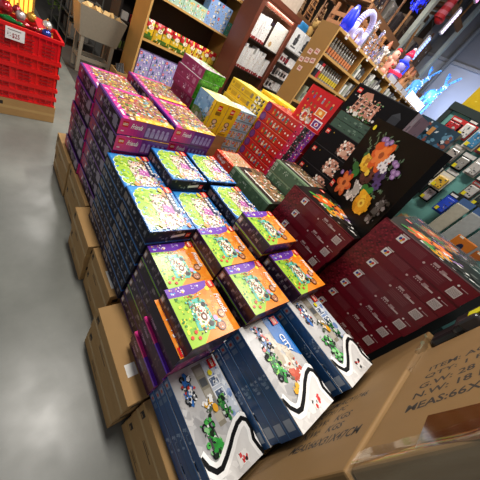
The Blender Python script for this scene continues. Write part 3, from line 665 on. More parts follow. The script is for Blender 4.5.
stack('dark_green_toy_box', DG, 2.335, .90, 1.645, .0625, 1.52, 'flat dark green box', 'sandwiched between black boxes', 'dark green boxes', jit=.002)
put('black_building_set_box', BKB, (2.343, .905, 1.6455), 'largest black box with pink facade art on the very top of the pile', 'box', 'black building boxes')
DG2 = dark_green_box(.24, .36, .16, 29)
stack('teal_toy_box', DG2, 2.76, .67, 1.70, .16, .56, 'dark teal box', 'column behind the big black box', 'hidden teal boxes', jit=.001)
carton(2.61, .4, 2.95, .9, 0, .28, 'big brown carton hidden below the teal boxes', 'platform cartons', mark=False); carton(2.61, .4, 2.95, .9, .28, .56, 'big brown carton hidden below the teal boxes', 'platform cartons', mark=False)
random.seed(77)
b, F = carton_base(.1, .29, .19, P('#1c2a33')); f = F['left']; f.rect(0, 0, 1, 1, '#27404f'); f.busy(.05, .05, .95, .95, ['#3f6a86', '#16222b', '#5f8aa0', '#8a4a3a', '#c9d2d6', '#22343f'], 60, .05); f.rect(.0, .0, 1, .06, '#0f161b'); f.rect(.4, .5, .5, .8, '#c98a4a')
put('ship_toy_box', b.data('ship_toy_box'), (2.70, .655, 1.7004), 'dark teal box with ship art showing above the black boxes', 'box')
# bouquet box leaning upright on the burgundy stack
random.seed(5)
P4 = Vector((2.085, .766, 1.1605)); P3 = Vector((1.69, .262, 1.1605)); wv = (P3-P4); th = .05
nrm = Vector((0, 0, 1)).cross(wv).normalized()      # points behind, away from the camera
if nrm.x < 0: nrm = -nrm
b = MB(); c = [Vector((0, 0, 0)), wv, wv+nrm*th, nrm*th]; up = (Vector((0, 0, math.cos(.12)))-nrm*math.sin(.12))*.555
mB = P('#0b090a'); mR = P('#5c101c')
b.poly([c[0], c[3], c[2], c[1]], mR); b.poly([c[0], c[1], c[1]+up, c[0]+up], mB); b.poly([c[1], c[2], c[2]+up, c[1]+up], mB); b.poly([c[2], c[3], c[3]+up, c[2]+up], mR); b.poly([c[3], c[0], c[0]+up, c[3]+up], mR); b.poly([c[0]+up, c[1]+up, c[2]+up, c[3]+up], mB)
f = Face(b, c[0], wv, up)
f.rect(0, 0, 1, 1, '#0c0a0a'); f.busy(.25, .3, .85, .9, ['#100d0c', '#14100e', '#0e0b0b', '#17120f'], 26, .09)
random.seed(12)
for a, bb in ((.2, .88), (.28, .9), (.14, .78), (.22, .7), (.4, .9), (.55, .86), (.74, .78), (.82, .66), (.8, .45), (.78, .36), (.12, .5), (.5, .9)):
    f.band([(.5, .42), (a, bb)], .007, '#3c5240')
    for i in range(7): f.ell(a+(.5-a)*i*.06+random.uniform(-.02, .02), bb+(.42-bb)*i*.06, .022, .009, random.choice(['#46624a', '#5d7a60']), 6, random.uniform(0, 3))
f.poly([(.38, .12), (.5, .16), (.55, .26), (.52, .38), (.38, .36), (.44, .26)], '#b4afa8'); f.busy(.38, .14, .55, .38, ['#e6e2dc', '#8f8a84', '#f3f0ec', '#c9c4be'], 34, .02)
f.ell(.48, .47, .10, .12, '#2c1512', 12); f.flower(.48, .48, .11, '#4a2822', '#1d100e', 9); f.busy(.4, .4, .56, .56, ['#6a3a2c', '#2c1512', '#54302a'], 20, .025)
f.flower(.63, .55, .08, '#4b3568', '#2a1c38', 8); f.flower(.68, .46, .06, '#54407a', '#2a1c38', 7); f.flower(.22, .33, .06, '#54306c', '#2a1c38', 7)
f.ell(.30, .40, .06, .06, '#2f7a34', 8, .6); f.ell(.23, .46, .06, .05, '#2f6a30', 8, -.3); f.ell(.58, .36, .05, .05, '#2f7a34', 8, .2); f.ell(.66, .38, .05, .04, '#3a8a3c', 8, .8); f.ell(.27, .62, .05, .04, '#2f6a30', 8)
f.ell(.37, .56, .10, .095, '#cf8d14', 12); f.busy(.28, .48, .46, .65, ['#f0bf32', '#c17f14', '#e6aa26', '#f6cf48'], 34, .034)
f.flower(.47, .70, .165, '#dd5a18', '#f6cf98', 6, .55); f.flower(.46, .71, .12, '#f08038', '#a84a1a', 6, .55); f.ell(.36, .78, .07, .05, '#d9541a', 8, .3)
f.flower(.25, .22, .15, '#d2541a', '#f0bc88', 6, .55); f.flower(.25, .23, .11, '#ea8040', '#8a3a16', 6, .5)
for a, bb in ((.58, .68), (.62, .62), (.6, .74), (.55, .63)): f.flower(a, bb, .045, '#eae6ec', '#8a8090', 7)
for a, bb in ((.34, .85), (.38, .86), (.42, .83), (.46, .86), (.68, .73), (.72, .72), (.74, .66), (.79, .67), (.77, .62), (.1, .3)): f.ell(a, bb, .034, .03, '#8d68a6', 8); f.ell(a+.006, bb, .018, .016, '#b99aca', 6)
f.ell(.69, .23, .115, .125, '#dc9a14', 14); f.busy(.60, .13, .78, .33, ['#f4c632', '#c98a12', '#efb326', '#e6a51e'], 34, .042); f.ell(.69, .23, .045, .05, '#f7d24a', 10); f.ell(.69, .23, .02, .02, '#b97a10', 8)
for k_ in range(3): f.rect(.86, .16+k_*.09, .93, .22+k_*.09, '#4a4848'); f.busy(.85, .15, .97, .45, ['#8a8686', '#2a2929', '#5f5c5c'], 10, .02)
f.ell(.09, .9, .025, .03, '#f0e02a', 10); f.logo(.035, .07, .075)
ob = put('black_bouquet_box', b.data('black_bouquet_box'), tuple(P4), 'big upright black box showing an orange and yellow flower bouquet, burgundy edges', 'box')

# clear wrap on the top of the rear burgundy box
WR = glassy('clear_wrap', (1, 1, .98, 1), .4, .2)
b = MB(); n = 9
vs = [(-.19+.38*i/n, -.24+.48*j/n, .0975+.004+.006*math.sin(i*2.1+j*1.3)+random.uniform(0, .004)) for i in range(n+1) for j in range(n+1)]
b.mesh(vs, [[i*(n+1)+j, (i+1)*(n+1)+j, (i+1)*(n+1)+j+1, i*(n+1)+j+1] for i in range(n) for j in range(n)], WR)
tag(b.build('plastic_wrap', loc=(2.226, .02, 1.228), smooth=True), 'loose clear plastic wrap shining on the rear burgundy box', 'plastic wrap')

# ================================================================== TALL CARTONS IN THE FOREGROUND
def text_face(f, rows, c=INK):
    for t, a, bb, h, w in rows: f.text(t, a, bb, h, c, w)
CBF = cardboard('#7f6036', 'corrugated_cardboard_dimmed')  # darker cardboard copy: the dimness of the foreground is put into its colour
def tall_carton(x0, x1, ymax, L, z0, z1, label, rows, rz=0):
    o = empty('tall_cardboard_carton', ((x0+x1)/2, ymax-L/2, z0+.0004), label, 'carton', 'tall cartons in the foreground', rz)
    W = x1-x0; t = z1-z0-.001
    b = MB(); b.bevbox(-W/2, -L/2, 0, W/2, L/2, t, .006, CBF)
    f = Face(b, (W/2, L/2, 0), (-W, 0, 0), (0, 0, t))
    g = Face(b, (-W/2, L/2, 0), (0, 0, t), (W, 0, 0))   # lettering climbs the side: reads upward, top towards +X
    text_face(g, rows); b.build('carton_body', o)
    return o, W, L, t
# lower carton: rows given as (text, a along height, b along +X, letter height fraction, width fraction)
o1, W, L, t = tall_carton(.60, 1.60, -.237, .46, .56, 1.085, 'lower tall brown carton with printed item number and measurements',
    [('ITEM:ACY1746', .34, .455, .046, .40), ('QTY:1 PC', .36, .385, .046, .25), ('G.W:   KGS', .36, .315, .046, .36), ('N.W:   KGS', .36, .245, .046, .36), ('MEAS:66X31X47CM', .36, .165, .05, .56)])
b = MB(); b.box(-.5, -.235, t, .5, .226, t+.0012, TAPE); 
carton(.60, -.69, 1.60, -.24, 0, .28, 'brown carton hidden on the floor under the tall cartons', 'platform cartons', mark=False); carton(.60, -.69, 1.60, -.24, .28, .56, 'brown carton hidden under the tall cartons', 'platform cartons', mark=False)
o2, W2, L2, t2 = tall_carton(.611, 1.36, -.248, .44, 1.0865, 1.60, 'upper tall brown carton with bold printed weight and MEAS lettering',
    [('ITEM: ACY', .17, .62, .05, .40), ('QTY: 1 PC', .165, .535, .05, .40), ('G.W: 28 KGS', .16, .45, .05, .5), ('N.W: 18 KGS', .155, .37, .05, .5), ('MEAS:66X31X47CM', .15, .275, .055, .72)], rz=-.012)
b = MB(); f = Face(b, (-W2/2-.0005, -L2/2, 0), (0, 0, t2), (0, L2, 0)); 
vs = []; n = 12
for i in range(n+1):
    for j in range(5):
        vs.append((-W2/2-.004+j*.016+random.uniform(-.002, .002) if j > 1 else -W2/2-.006-random.uniform(0, .003), L2/2+.003+random.uniform(0, .004) if j > 0 else L2/2-.1, .0+i*(t2)/n))
b.mesh(vs, [[i*5+j, (i+1)*5+j, (i+1)*5+j+1, i*5+j+1] for i in range(n) for j in range(4)], glassy('clear_wrap2', (1, .93, .8, 1), .2, .12))
w_ = b.build('plastic_wrap', o2, smooth=True); w_['label'] = 'crinkled clear wrap along the carton edge'
b = MB(); f = Face(b, (W2/2, L2/2, 0), (-W2, 0, 0), (0, 0, t2)); f.k = 8; f.poly([(.80, .30), (.97, .30), (1, .55), (1, .66), (.84, .66)], mat('#5a3a1c', .15, var=.3, scale=14, coat=.6)); b.build('packing_tape', o2)['label'] = 'glossy brown tape patch'
b = MB(); vs = []
for i in range(9):
    for j in range(4): vs.append((W*.06+i*.045, L/2-.02+j*.01+random.uniform(-.004, .004), t+.002+random.uniform(0, .012)))
b.mesh(vs, [[i*4+j, (i+1)*4+j, (i+1)*4+j+1, i*4+j+1] for i in range(8) for j in range(3)], glassy('clear_wrap3', (1, .95, .85, 1), .3, .1)); 
w_ = b.build('plastic_wrap', o1, smooth=True)
# black tape gun body on the cartons
tg = empty('tape_dispenser', (1.47, -.34, 1.0865), 'black hand tool with a yellow warning sticker on the cartons', 'tool')
b = MB(); BKT = mat('#121214', .4); b.bevbox(.0, -.09, 0, .12, .09, .14, .02, BKT); b.bevbox(-.055, .0, .12, .12, .105, .2, .018, BKT); b.bevbox(-.08, .02, .17, .10, .11, .28, .02, BKT); b.bevbox(-.098, .04, .17, -.06, .12, .24, .008, mat('#2a2a2d', .3)); b.build('tool_body', tg)
b = MB(); b.bevbox(-.04, .1105, .2, .03, .1145, .25, .0012, P('#d9d21e')); b.build('warning_sticker', tg)

# ================================================================== RED CRATES
RED = mat('#e0161a', .3, var=.06, coat=.3)
def crate(z, h, label, tall=False):
    o = empty('red_crate', (.42, 3.52, z), label, 'crate', 'stacked red plastic crates')
    W, L = .57, .42; b = MB()
    b.box(-W/2+.015, -L/2+.015, 0, W/2-.015, L/2-.015, .012, RED)
    for s in (0, 1):
        for (x0, y0, x1, y1) in ((-W/2, -L/2+.0, W/2, -L/2+.012), (-W/2, L/2-.012, W/2, L/2), (-W/2, -L/2, -W/2+.012, L/2), (W/2-.012, -L/2, W/2, L/2)):
            if s == 0: b.box(x0+.006*(x0 < 0), y0+.004, 0, x1-.004, y1, h-.03, RED)
    b.build('crate_wall', o)
    r = MB()
    for (x0, y0, x1, y1) in ((-W/2-.012, -L/2-.012, W/2+.012, -L/2+.014), (-W/2-.012, L/2-.014, W/2+.012, L/2+.012), (-W/2-.012, -L/2+.0145, -W/2+.014, L/2-.0145), (W/2-.014, -L/2+.0145, W/2+.012, L/2-.0145)):
        r.box(x0, y0, h-.03, x1, y1, h-.0005, RED)
    r.build('rim', o)
    q = MB()
    n = 10
    for i in range(n):
        x = -W/2+.02+(W-.06)*i/(n-1); q.box(x, -L/2-.011, .012, x+.008, -L/2+.004, h-.032, RED)
    q.box(-W/2, -L/2-.011, 0, W/2, -L/2+.004, .014, RED)
    d = q; SLOT_SHADE = mat('#9a0c10', .6)  # dark red bars paint the shade inside the crate slots
    for i in range(3):
        for j in range(max(1, int(h/.045))):
            x = -.27+i*.185; z_ = .028+j*.034
            if z_+.014 < h-.035: d.box(x+.01, -L/2-.0125, z_, x+.12, -L/2-.0112, z_+.012, SLOT_SHADE)
    q.build('ribbed_front', o)
    return o
carton(.10, 3.30, .72, 3.74, 0, .19, 'brown carton on the floor under the red crates', None, mark=True)
zz = .1905
hs = [.10, .10, .155, .13, .215]
for i, h in enumerate(hs):
    crate(zz, h, f'red plastic crate, {["lowest", "second lowest", "middle", "second highest", "topmost, full of baubles"][i]} of the crate stack'); zz += h+.0005
ct = zz
pc = MB(); pc.box(-.075, -.002, -.05, .075, .002, .05, P('#f2f0ee')); f = Face(pc, (-.075, -.0022, -.05), (.15, 0, 0), (0, 0, .1)); f.rect(.12, .78, .8, .84, '#4a4240'); f.text('$25', .34, .12, .45, '#9a2430', .4); f.busy(.08, .1, .3, .65, ['#a83a40', '#5a4a48'], 8, .03)
tag(pc.build('price_card', loc=(.30, 3.282, ct-.075)), 'white price card with red figures on the topmost red crate', 'card')
random.seed(3)
def ornament(kind, c, cols, label, rz=0, tilt=0, s=1):
    o = empty(kind, c, label, 'ornament', 'ornaments in the top red crate', rz); o.rotation_euler = (tilt, 0, rz)
    m = mat(cols, .12, metal=.5, coat=.5)
    b = MB()
    if kind == 'finial_ornament': b.lathe([(.004, -.13), (.012, -.09), (.03, -.03), (.034, .0), (.02, .045), (.008, .07), (.02, .09), (.014, .11), (.004, .125)], m)
    else: b.ball((0, 0, 0), .045*s, m)
    b.build('ornament_body', o, smooth=True)
    k = MB(); zt = .12 if kind == 'finial_ornament' else .043*s; k.tube((0, 0, zt), (0, 0, zt+.02), .009, mat('#c9a24a', .25, metal=.9)); k.build('hanger_cap', o)
fill = MB()
fill.box(-.28, -.19, 0, .28, .19, .10, mat('#5a3a30', .8)); tag(fill.build('tissue_filling', loc=(.42, 3.52, ct-.20)), 'brown crumpled packing paper filling the topmost red crate', 'packing paper')
for i, (x, y, z, k, c, d, rz, ti, s) in enumerate((
    (.26, 3.42, .03, 'finial_ornament', '#1f8a3f', 'long green finial ornament lying at the crate front', 1.0, 1.5, 1), (.15, 3.45, .05, 'bauble', '#2a8a4a', 'round green bauble at the left of the crate', 0, .2, 1),
    (.24, 3.56, .09, 'bauble', '#b3202c', 'largest glossy red bauble behind the green finial', 0, .3, 1.35), (.36, 3.55, .07, 'bauble', '#c9c4c4', 'silver bauble in the middle of the crate', 0, .4, 1),
    (.37, 3.42, .03, 'finial_ornament', '#b31a2a', 'long red finial ornament in the crate middle', 1.25, 1.45, 1), (.49, 3.44, .02, 'finial_ornament', '#a01830', 'small dark red finial ornament toward the crate right', 1.4, 1.4, .8),
    (.17, 3.64, .09, 'bauble', '#8a1a24', 'dark red bauble at the rear left of the crate', 0, .2, 1), (.46, 3.62, .08, 'bauble', '#d9a23a', 'golden bauble at the rear of the crate', 0, .2, 1),
    (.57, 3.43, .02, 'bauble', '#2a3f9a', 'blue and white bauble near the right crate rim', 0, .2, 1.1), (.6, 3.62, .06, 'bauble', '#d8d6d0', 'clear silver bauble at the rear right', 0, .2, 1.1), (.34, 3.65, .09, 'bauble', '#a8303a', 'small red bauble at the crate rear', 0, .1, .9))):
    ornament(k, (x, y, ct+z-.03), c, d, rz, ti, s)
b = MB(); b.box(-.05, -.12, 0, .05, .12, .012, P('#c02028')); b.box(-.052, -.122, .012, .052, -.06, .05, P('#d8a040')); o = tag(b.build('gift_packet', loc=(.54, 3.55, ct+.0)), 'red and yellow gift packet sticking out of the crate', 'packet'); o.rotation_euler = (.5, .2, .4)
# ================================================================== LIT CURTAIN BEHIND THE CRATES
lw = empty('light_curtain', (.45, 7.6, 0), 'glowing warm yellow light curtain behind the red crates', 'lights')
b = MB(); b.box(-.45, .05, 0, .56, .1, 2.4, mat('#8a6a2c', .6)); b.build('curtain_board', lw)
b = MB()
for i in range(12): b.box(-.42+i*.08, 0, .2, -.37+i*.08, .049, 2.3, mat('#f0a63a', .5, emit=1.8, var=.0))
b.build('light_strip', lw)
gd = MB(); random.seed(8)
GR = [mat('#4f6a24', .7), mat('#7a8f3a', .7), mat('#2f4018', .7)]
for i in range(260):
    x = 1.9+random.gauss(0, .28); y = 10+random.gauss(0, .2); z = .1+abs(random.gauss(.4, .35))
    gd.poly([(x, y, z), (x+random.uniform(-.1, .1), y-.03, z+random.uniform(.04, .12)), (x+random.uniform(.02, .12), y+.02, z+.03)], random.choice(GR))
tag(gd.build('foliage_pile'), 'pile of green artificial foliage at the end of the aisle', 'foliage', kind='stuff')

# ================================================================== GREY BIN ON STAND
BG = mat('#8b8272', .45)
o = empty('display_bin', (1.73, 5.75, 0), 'grey plastic bin on a stand holding small wooden houses', 'bin')
b = MB(); W0, W1, D0, D1 = .33, .40, .22, .28; za, zb = .60, 1.04
def frus(b, w0, d0, z0, w1, d1, z1, m, t=.015):
    A = [(-w0, -d0, z0), (w0, -d0, z0), (w0, d0, z0), (-w0, d0, z0)]; B_ = [(-w1, -d1, z1), (w1, -d1, z1), (w1, d1, z1), (-w1, d1, z1)]
    C = [(x*(1-t/w1), y*(1-t/d1), z1) for x, y, _ in B_]; D = [(x*(1-t/w0), y*(1-t/d0), z0+t) for x, y, _ in A]
    b.mesh(A+B_+C+D, [[3, 2, 1, 0]]+[[i, (i+1) % 4, 4+(i+1) % 4, 4+i] for i in range(4)]+[[4+i, 4+(i+1) % 4, 8+(i+1) % 4, 8+i] for i in range(4)]+[[8+i, 8+(i+1) % 4, 12+(i+1) % 4, 12+i] for i in range(4)]+[[12, 13, 14, 15]], m)
frus(b, W0, D0, za, W1, D1, zb, BG); b.build('bin_tub', o)
for sx in (-1, 1):
    for sy in (-1, 1):
        l = MB(); l.bevbox(sx*.27-.03, sy*.18-.03, .0, sx*.27+.03, sy*.18+.03, .62, .006, BG); l.build('leg', o)
l = MB(); l.box(-.27, -.2, .22, .27, -.16, .28, BG); l.box(-.27, .16, .22, .27, .2, .28, BG); l.box(-.29, -.18, .22, -.25, .18, .28, BG); l.box(.25, -.18, .22, .29, .18, .28, BG); l.build('stretcher', o)
for i in range(7):
    h = MB(); m1 = mat(random.choice(['#c79a55', '#d9b06a', '#b88742']), .6); m2 = mat('#e0b878', .6)
    h.box(-.05, -.05, 0, .05, .05, .09, m1); h.mesh([(-.06, -.055, .09), (.06, -.055, .09), (0, -.055, .15), (-.06, .055, .09), (.06, .055, .09), (0, .055, .15)], [[0, 1, 2], [5, 4, 3], [0, 2, 5, 3], [1, 4, 5, 2]], m2)
    tag(h.build('wooden_house', loc=(1.45+i*.095, 5.68+.12*(i % 2), .93)), f'{ORD[i]} small wooden house from the left in the grey bin', 'ornament', 'wooden houses in the grey bin').rotation_euler = (.2*(i % 3-1), .1, i)
sup = MB(); sup.box(-.3, -.18, 0, .3, .18, .30, mat('#6a5a44', .9)); tag(sup.build('bin_filling', loc=(1.73, 5.75, .62)), 'brown paper filling inside the grey bin', 'packing paper')
# dark goods and an open box right of the bin
for i, (x, y, z, w, c) in enumerate(((2.085, 5.2, .0, .13, '#8a6a42'),)):
    o = empty('open_cardboard_box', (x, y, z), 'open cardboard box of black cables beside the wooden bookcase', 'box')
    b = MB(); frus(b, w*.8, .16, .0, w*.85, .18, .36, CB); b.build('box_tub', o)
    for k in range(5):
        q = MB(); q.tube((x-.07+k*.03, y-.1, .34), (x-.05+k*.03, y+.1, .42+.01*k), .014, mat('#1b1b1d', .4)); tag(q.build('black_cable_roll'), f'{ORD[k]} black roll from left in the open cardboard box', 'roll', 'black rolls in the box')
b = MB(); b.box(2.15, 6.1, 0, 2.19, 6.6, 1.9, mat('#2b2420', .7)); b.box(2.19, 6.5, 0, 3.1, 6.55, 1.9, mat('#2b2420', .7)); 
for z in (.5, 1.0, 1.5): b.box(2.19, 6.1, z, 3.1, 6.5, z+.03, mat('#3a2e26', .7))
tag(b.build('dark_shelf_unit'), 'dark shelf unit standing in the shadow behind the bin', 'shelf')
for i in range(8):
    q = MB(); q.bevbox(-.07, -.05, 0, .07, .05, .14, .01, mat(random.choice(['#b8202c', '#d9d2c8', '#1f1d1f', '#6a7a3a', '#c93a4a']), .4))
    tag(q.build('packed_ornament', loc=(2.29+(i % 4)*.2, 6.18, .531+.5*(i//4))), f'{ORD[i % 4]} small packed ornament on the {["lower", "upper"][i//4]} dark shelf', 'ornament', 'ornaments on the dark shelf unit')
ws = empty('wire_rack', (1.85, 8.0, 0), 'white wire rack with packaged goods along the dark carpet', 'rack')
b = MB(); WM = mat('#5a5650', .5)
for x in (-.3, .3):
    for y in (-.9, 0, .9): b = MB(); b.tube((x, y, .009), (x, y, 1.4), .015, WM); b.build('rack_post', ws)
b = MB()
for z in (.15, .55, .95): b.box(-.3, -.9, z, .3, .9, z+.02, WM)
b.build('rack_shelf', ws)
for i in range(9):
    q = MB(); q.bevbox(-.2, -.12, 0, .2, .12, .26, .01, mat(['#8a867e', '#5a5044', '#3a302a', '#6a6256'][i % 4], .5))
    tag(q.build('packaged_good', loc=(1.83, 7.3+.55*(i % 3), .1705+.4*(i//3))), f'{ORD[i % 3]} pale package on the {["bottom", "middle", "top"][i//3]} shelf of the wire rack', 'package', 'packages on the wire rack')

# ================================================================== WOODEN BOOKCASE (shelf faces -Y)
WD = mat('#a87a3c', .5, var=.15, scale=6); WE = mat('#c79a58', .45, var=.08, scale=6); BKD = mat('#4a3c30', .8)
o = empty('wooden_bookcase', (3.1, 5.25, 0), 'light wooden bookcase stocked with snack bags and toy boxes', 'bookcase')
X0, X1, Y0, Y1 = 2.215-3.1, 4.0-3.1, -.25, .35
b = MB(); b.box(X0, Y0, 0, X0+.035, Y1, 2.3, WD, ms={'front': WE}); b.build('side_panel', o)
b = MB(); b.box(X1-.035, Y0, 0, X1, Y1, 2.3, WD, ms={'front': WE}); b.build('side_panel', o)
b = MB(); b.box(X0+.035, Y1-.02, 0, X1-.035, Y1, 2.3, BKD); b.build('back_panel', o)
SH = [.42, 1.03, 1.68, 2.27]
for z in SH:
    b = MB(); b.box(X0+.0355, Y0, z-.03, X1-.0355, Y1-.0205, z, WD, ms={'front': WE}); b.build('shelf_board', o)
def snack(x, z, c, i):
    o = empty('snack_bag', (x, 5.10, z+.0006), f'{ORD[i]} bag from the left on the bookcase middle shelf, {c[3]}', 'snack bag', 'snack bags on the wooden bookcase')
    b = MB(); vs = []; W, H_ = .175, .30
    for k in range(2):
        for j in range(9):
            v_ = j/8
            for i_ in range(7):
                u = i_/6; d = .05*math.sin(math.pi*u)**.5*math.sin(math.pi*min(1, v_*1.05+.0))**.4 if 0 < v_ < 1 and 0 < u < 1 else 0
                vs.append(((u-.5)*W, (-d if k == 0 else d), v_*H_))
    def col(j): return c[2] if j < 2 else (c[1] if j < 5 else c[0])
    for k in range(2):
        for j in range(8):
            for i_ in range(6):
                q = k*63+j*7+i_; fc = [q, q+1, q+8, q+7] if k == 0 else [q+7, q+8, q+1, q]
                b.mesh([vs[t_] for t_ in fc], [[0, 1, 2, 3]], mat(col(j) if random.random() > .3 else random.choice([c[1], '#f2e6a8', c[2]]), .3, coat=.4))
    b.build('bag_body', o)
    l = MB(); f = Face(l, (-.05, -.056, .16), (.1, 0, 0), (0, 0, .07)); f.ell(.5, .5, .5, .5, '#f3ead0', 10); f.busy(.2, .2, .8, .8, [c[0], '#3a2a1c'], 6, .08); l.build('bag_print', o)
cG = ('#b8161c', '#e6c02c', '#3f7a24', 'red yellow and green'); cR = ('#c0141c', '#e9c83a', '#b3281c', 'red with yellow middle')
for i in range(9): snack(2.36+i*.185, 1.03, cG if i < 5 else cR, i)
random.seed(31)
def shelfbox(name, W, L, t, bg, cols, seed):
    random.seed(seed); b, F = carton_base(W, L, t, P(bg)); f = F['front']; f.rect(0, 0, 1, 1, bg); f.busy(.06, .05, .94, .9, cols, 36, .06); f.logo(.03, .72, .16); f = F['left']; f.rect(0, 0, 1, 1, bg); patches(f, 6, cols)
    return b.data(name)
LV = shelfbox('lavender_toy_box', .26, .2, .21, '#a99bd0', ['#f4eef8', '#5f8fc4', '#e6b84a', '#6ab0a0', '#c98ad0', '#ffffff', '#2f4f6a', '#d9e6f4'], 1)
MN = shelfbox('mint_toy_box', .24, .2, .2, '#a9c9b4', ['#e9e2d0', '#5f8fc4', '#e6b84a', '#6a9a4a', '#d86a4a', '#f3eef2'], 2)
BB = shelfbox('sky_blue_toy_box', .26, .2, .2, '#7f9fd0', ['#2a2c34', '#e6d49a', '#c9b07a', '#e9e2d0', '#8a7a5a'], 3)
TG = shelfbox('teal_gift_box', .13, .2, .22, '#2f7a66', ['#e9e2d0', '#c9302c', '#4f9a86'], 4)
for r in range(2):
    for i in range(5):
        put('lavender_toy_box', LV, (2.42+i*.275, 5.13, .4206+r*.2115), f'{ORD[i]} lavender toy box from left, {["lower", "upper"][r]} row of the lowest bookcase shelf', 'box', 'lavender boxes on the bookcase')
for i in range(4): put('mint_toy_box', MN, (2.40+i*.25, 5.13, 1.6806), f'{ORD[i]} mint toy box from left on the upper bookcase shelf', 'box', 'mint boxes on the bookcase')
for i in range(2):
    for r in range(2): put('sky_blue_toy_box', BB, (3.40+i*.265, 5.13, 1.6806+r*.2015), f'{["left", "right"][i]} sky blue toy box, {["lower", "upper"][r]} row at the right of upper shelf', 'box', 'sky blue boxes on the bookcase')
put('teal_gift_box', TG, (3.88, 5.13, 1.6806), 'narrow teal gift box at the right end of the upper shelf', 'box')
# red ornament packs hanging between bookcase and cabinet
o = empty('hanging_display', (4.1, 5.3, 0), 'dark panel between bookcase and cabinet hung with red and white packs', 'display')
b = MB(); b.box(-.09, .05, 0, .5, .08, 2.6, mat('#2a1815', .8)); b.build('display_panel', o)
random.seed(14)
b = MB()
for j in range(24):
    for i in range(5): b.box(-.08+i*.11, .02, .3+j*.095, -.08+i*.11+random.uniform(.03, .07), .048, .3+j*.095+random.uniform(.03, .07), mat(random.choice(['#7a1418', '#8f1c20', '#4a1012', '#a89a94', '#5a1416']), .4))
b.build('hanging_pack', o)['kind'] = 'stuff'

# ================================================================== BROWN GLASS CABINET
BW = mat('#5e2f20', .4, var=.15, scale=8)
o = empty('glass_cabinet', (4.22, 4.52, 0), 'dark reddish brown cabinet with glass doors and white packs', 'cabinet')
W, D, H = .53, .22, 2.44
b = MB(); b.box(-W, -D, 0, -W+.04, D, H, BW); b.build('side_panel', o)
b = MB(); b.box(W-.04, -D, 0, W, D, H, BW); b.build('side_panel', o)
b = MB(); b.box(-W-.03, -D-.03, H+.0005, W+.03, D+.03, H+.08, BW); b.build('top_panel', o)
b = MB(); b.box(-W+.0405, D-.02, 0, W-.0405, D, H, mat('#3a1f18', .7)); b.build('back_panel', o)
for z in (.3, .8, 1.33, 1.84):
    b = MB(); b.box(-W+.0405, -D+.03, z, W-.0405, D-.0205, z+.02, mat('#2a1a16', .5)); b.build('shelf_board', o)
GL = glassy('cabinet_glass', (.9, .95, 1, 1), .10, .05)
for s in (-1,):
    x0, x1 = -W, W
    d = MB(); st = .09 if True else 0
    xa = st; xb = st
    d.box(x0, -D-.025, .1, x0+xa, -D-.001, H, BW); d.box(x1-xb, -D-.025, .1, x1, -D-.001, H, BW); d.box(x0+xa, -D-.025, .1, x1-xb, -D-.001, .2, BW); d.box(x0+xa, -D-.025, H-.1, x1-xb, -D-.001, H, BW)
    dd = d.build('door', o)
    g = MB(); g.box(x0+xa, -D-.015, .2, x1-xb, -D-.011, H-.1, GL); g.build('glass_pane', dd)
    k = MB(); k.ball((x1-.02, -D-.035, 1.3), .012, mat('#b8a070', .3, metal=.8)); k.build('knob', dd)
random.seed(19); idx = 0
for zi, z in enumerate((1.351, 1.861)):
    for i in range(15):
        if zi == 1 and i > 7: continue
        h = random.uniform(.3, .43); c = random.choice(['#f6f4f2', '#fbfaf8', '#f0ecea', '#f4f0ec'])
        b = MB(); b.box(-.026, -.08, 0, .026, .08, h, P(c)); f = Face(b, (-.026, -.08, 0), (.052, 0, 0), (0, 0, h)); f.rect(.0, 0, 1, .12, '#9a2028'); f.busy(.1, .3, .9, .9, ['#b3262c', '#8a8480', '#e9e2dc', '#c9a04a'], 7, .14)
        put('white_card_pack', b.data('white_card_pack'), (4.22-.43+i*.061, 4.44+random.uniform(-.01, .01), z+.0004), f'{ORD[i]} white pack from left on the {["lower", "upper"][zi]} visible cabinet shelf', 'pack', 'white packs in the cabinet')
b = MB(); b.box(-.19, -.006, 0, .19, .006, .42, P('#f2efe6')); f = Face(b, (-.2, -.0062, 0), (.4, 0, 0), (0, 0, .42)); f.ell(.26, .18, .1, .11, '#c9a06a', 12); f.busy(.2, .3, .9, .9, ['#e9e4d8', '#dcd6c8', '#d9c9c0'], 16, .03)
tag(b.build('white_poster', loc=(4.50, 4.36, 1.8605)), 'cream white poster with a small gold emblem in the cabinet', 'poster')
b = MB(); b.box(-.5, -.15, 0, .5, .15, .3, mat('#a89a8a', .7, var=.3, scale=12)); tag(b.build('storage_carton', loc=(4.25, 4.6, 2.5205)), 'pale mottled carton lying on top of the brown cabinet', 'carton')

# ================================================================== PACKAGING RACK WITH SILHOUETTE BOXES
o = empty('packet_rack', (5.3, 4.6, 0), 'grey rack of small packs between the cabinet and the tall bookcase', 'rack')
b = MB(); b.box(-.33, .1, 0, .45, .12, 2.06, mat('#8f8a86', .6)); b.build('rack_panel', o)
random.seed(23)
for j in range(5):
    b = MB(); b.box(-.33, -.1, .7+j*.27, .45, .0995, .715+j*.27, mat('#b9b6b2', .4)); b.build('rack_shelf', o)
for j in range(5):
    for i in range(7):
        b = MB(); c = random.choice(['#d9d4d2', '#c9b8b4', '#8a2a34', '#3a3636', '#e6e2e0', '#a89a94']); b.box(-.045, -.03, 0, .045, .03, .16, P(c)); f = Face(b, (-.045, -.0305, 0), (.09, 0, 0), (0, 0, .16)); f.rect(.1, .2, .9, .7, random.choice(['#8a2a34', '#2a2626', '#e9e4e2', '#5a5654']))
        put('small_pack', b.data('small_pack'), (5.03+i*.1, 4.58, .7155+j*.27), f'{ORD[i]} small pack from left on the {ORD[j]} rack shelf from bottom', 'pack', 'small packs on the grey rack')
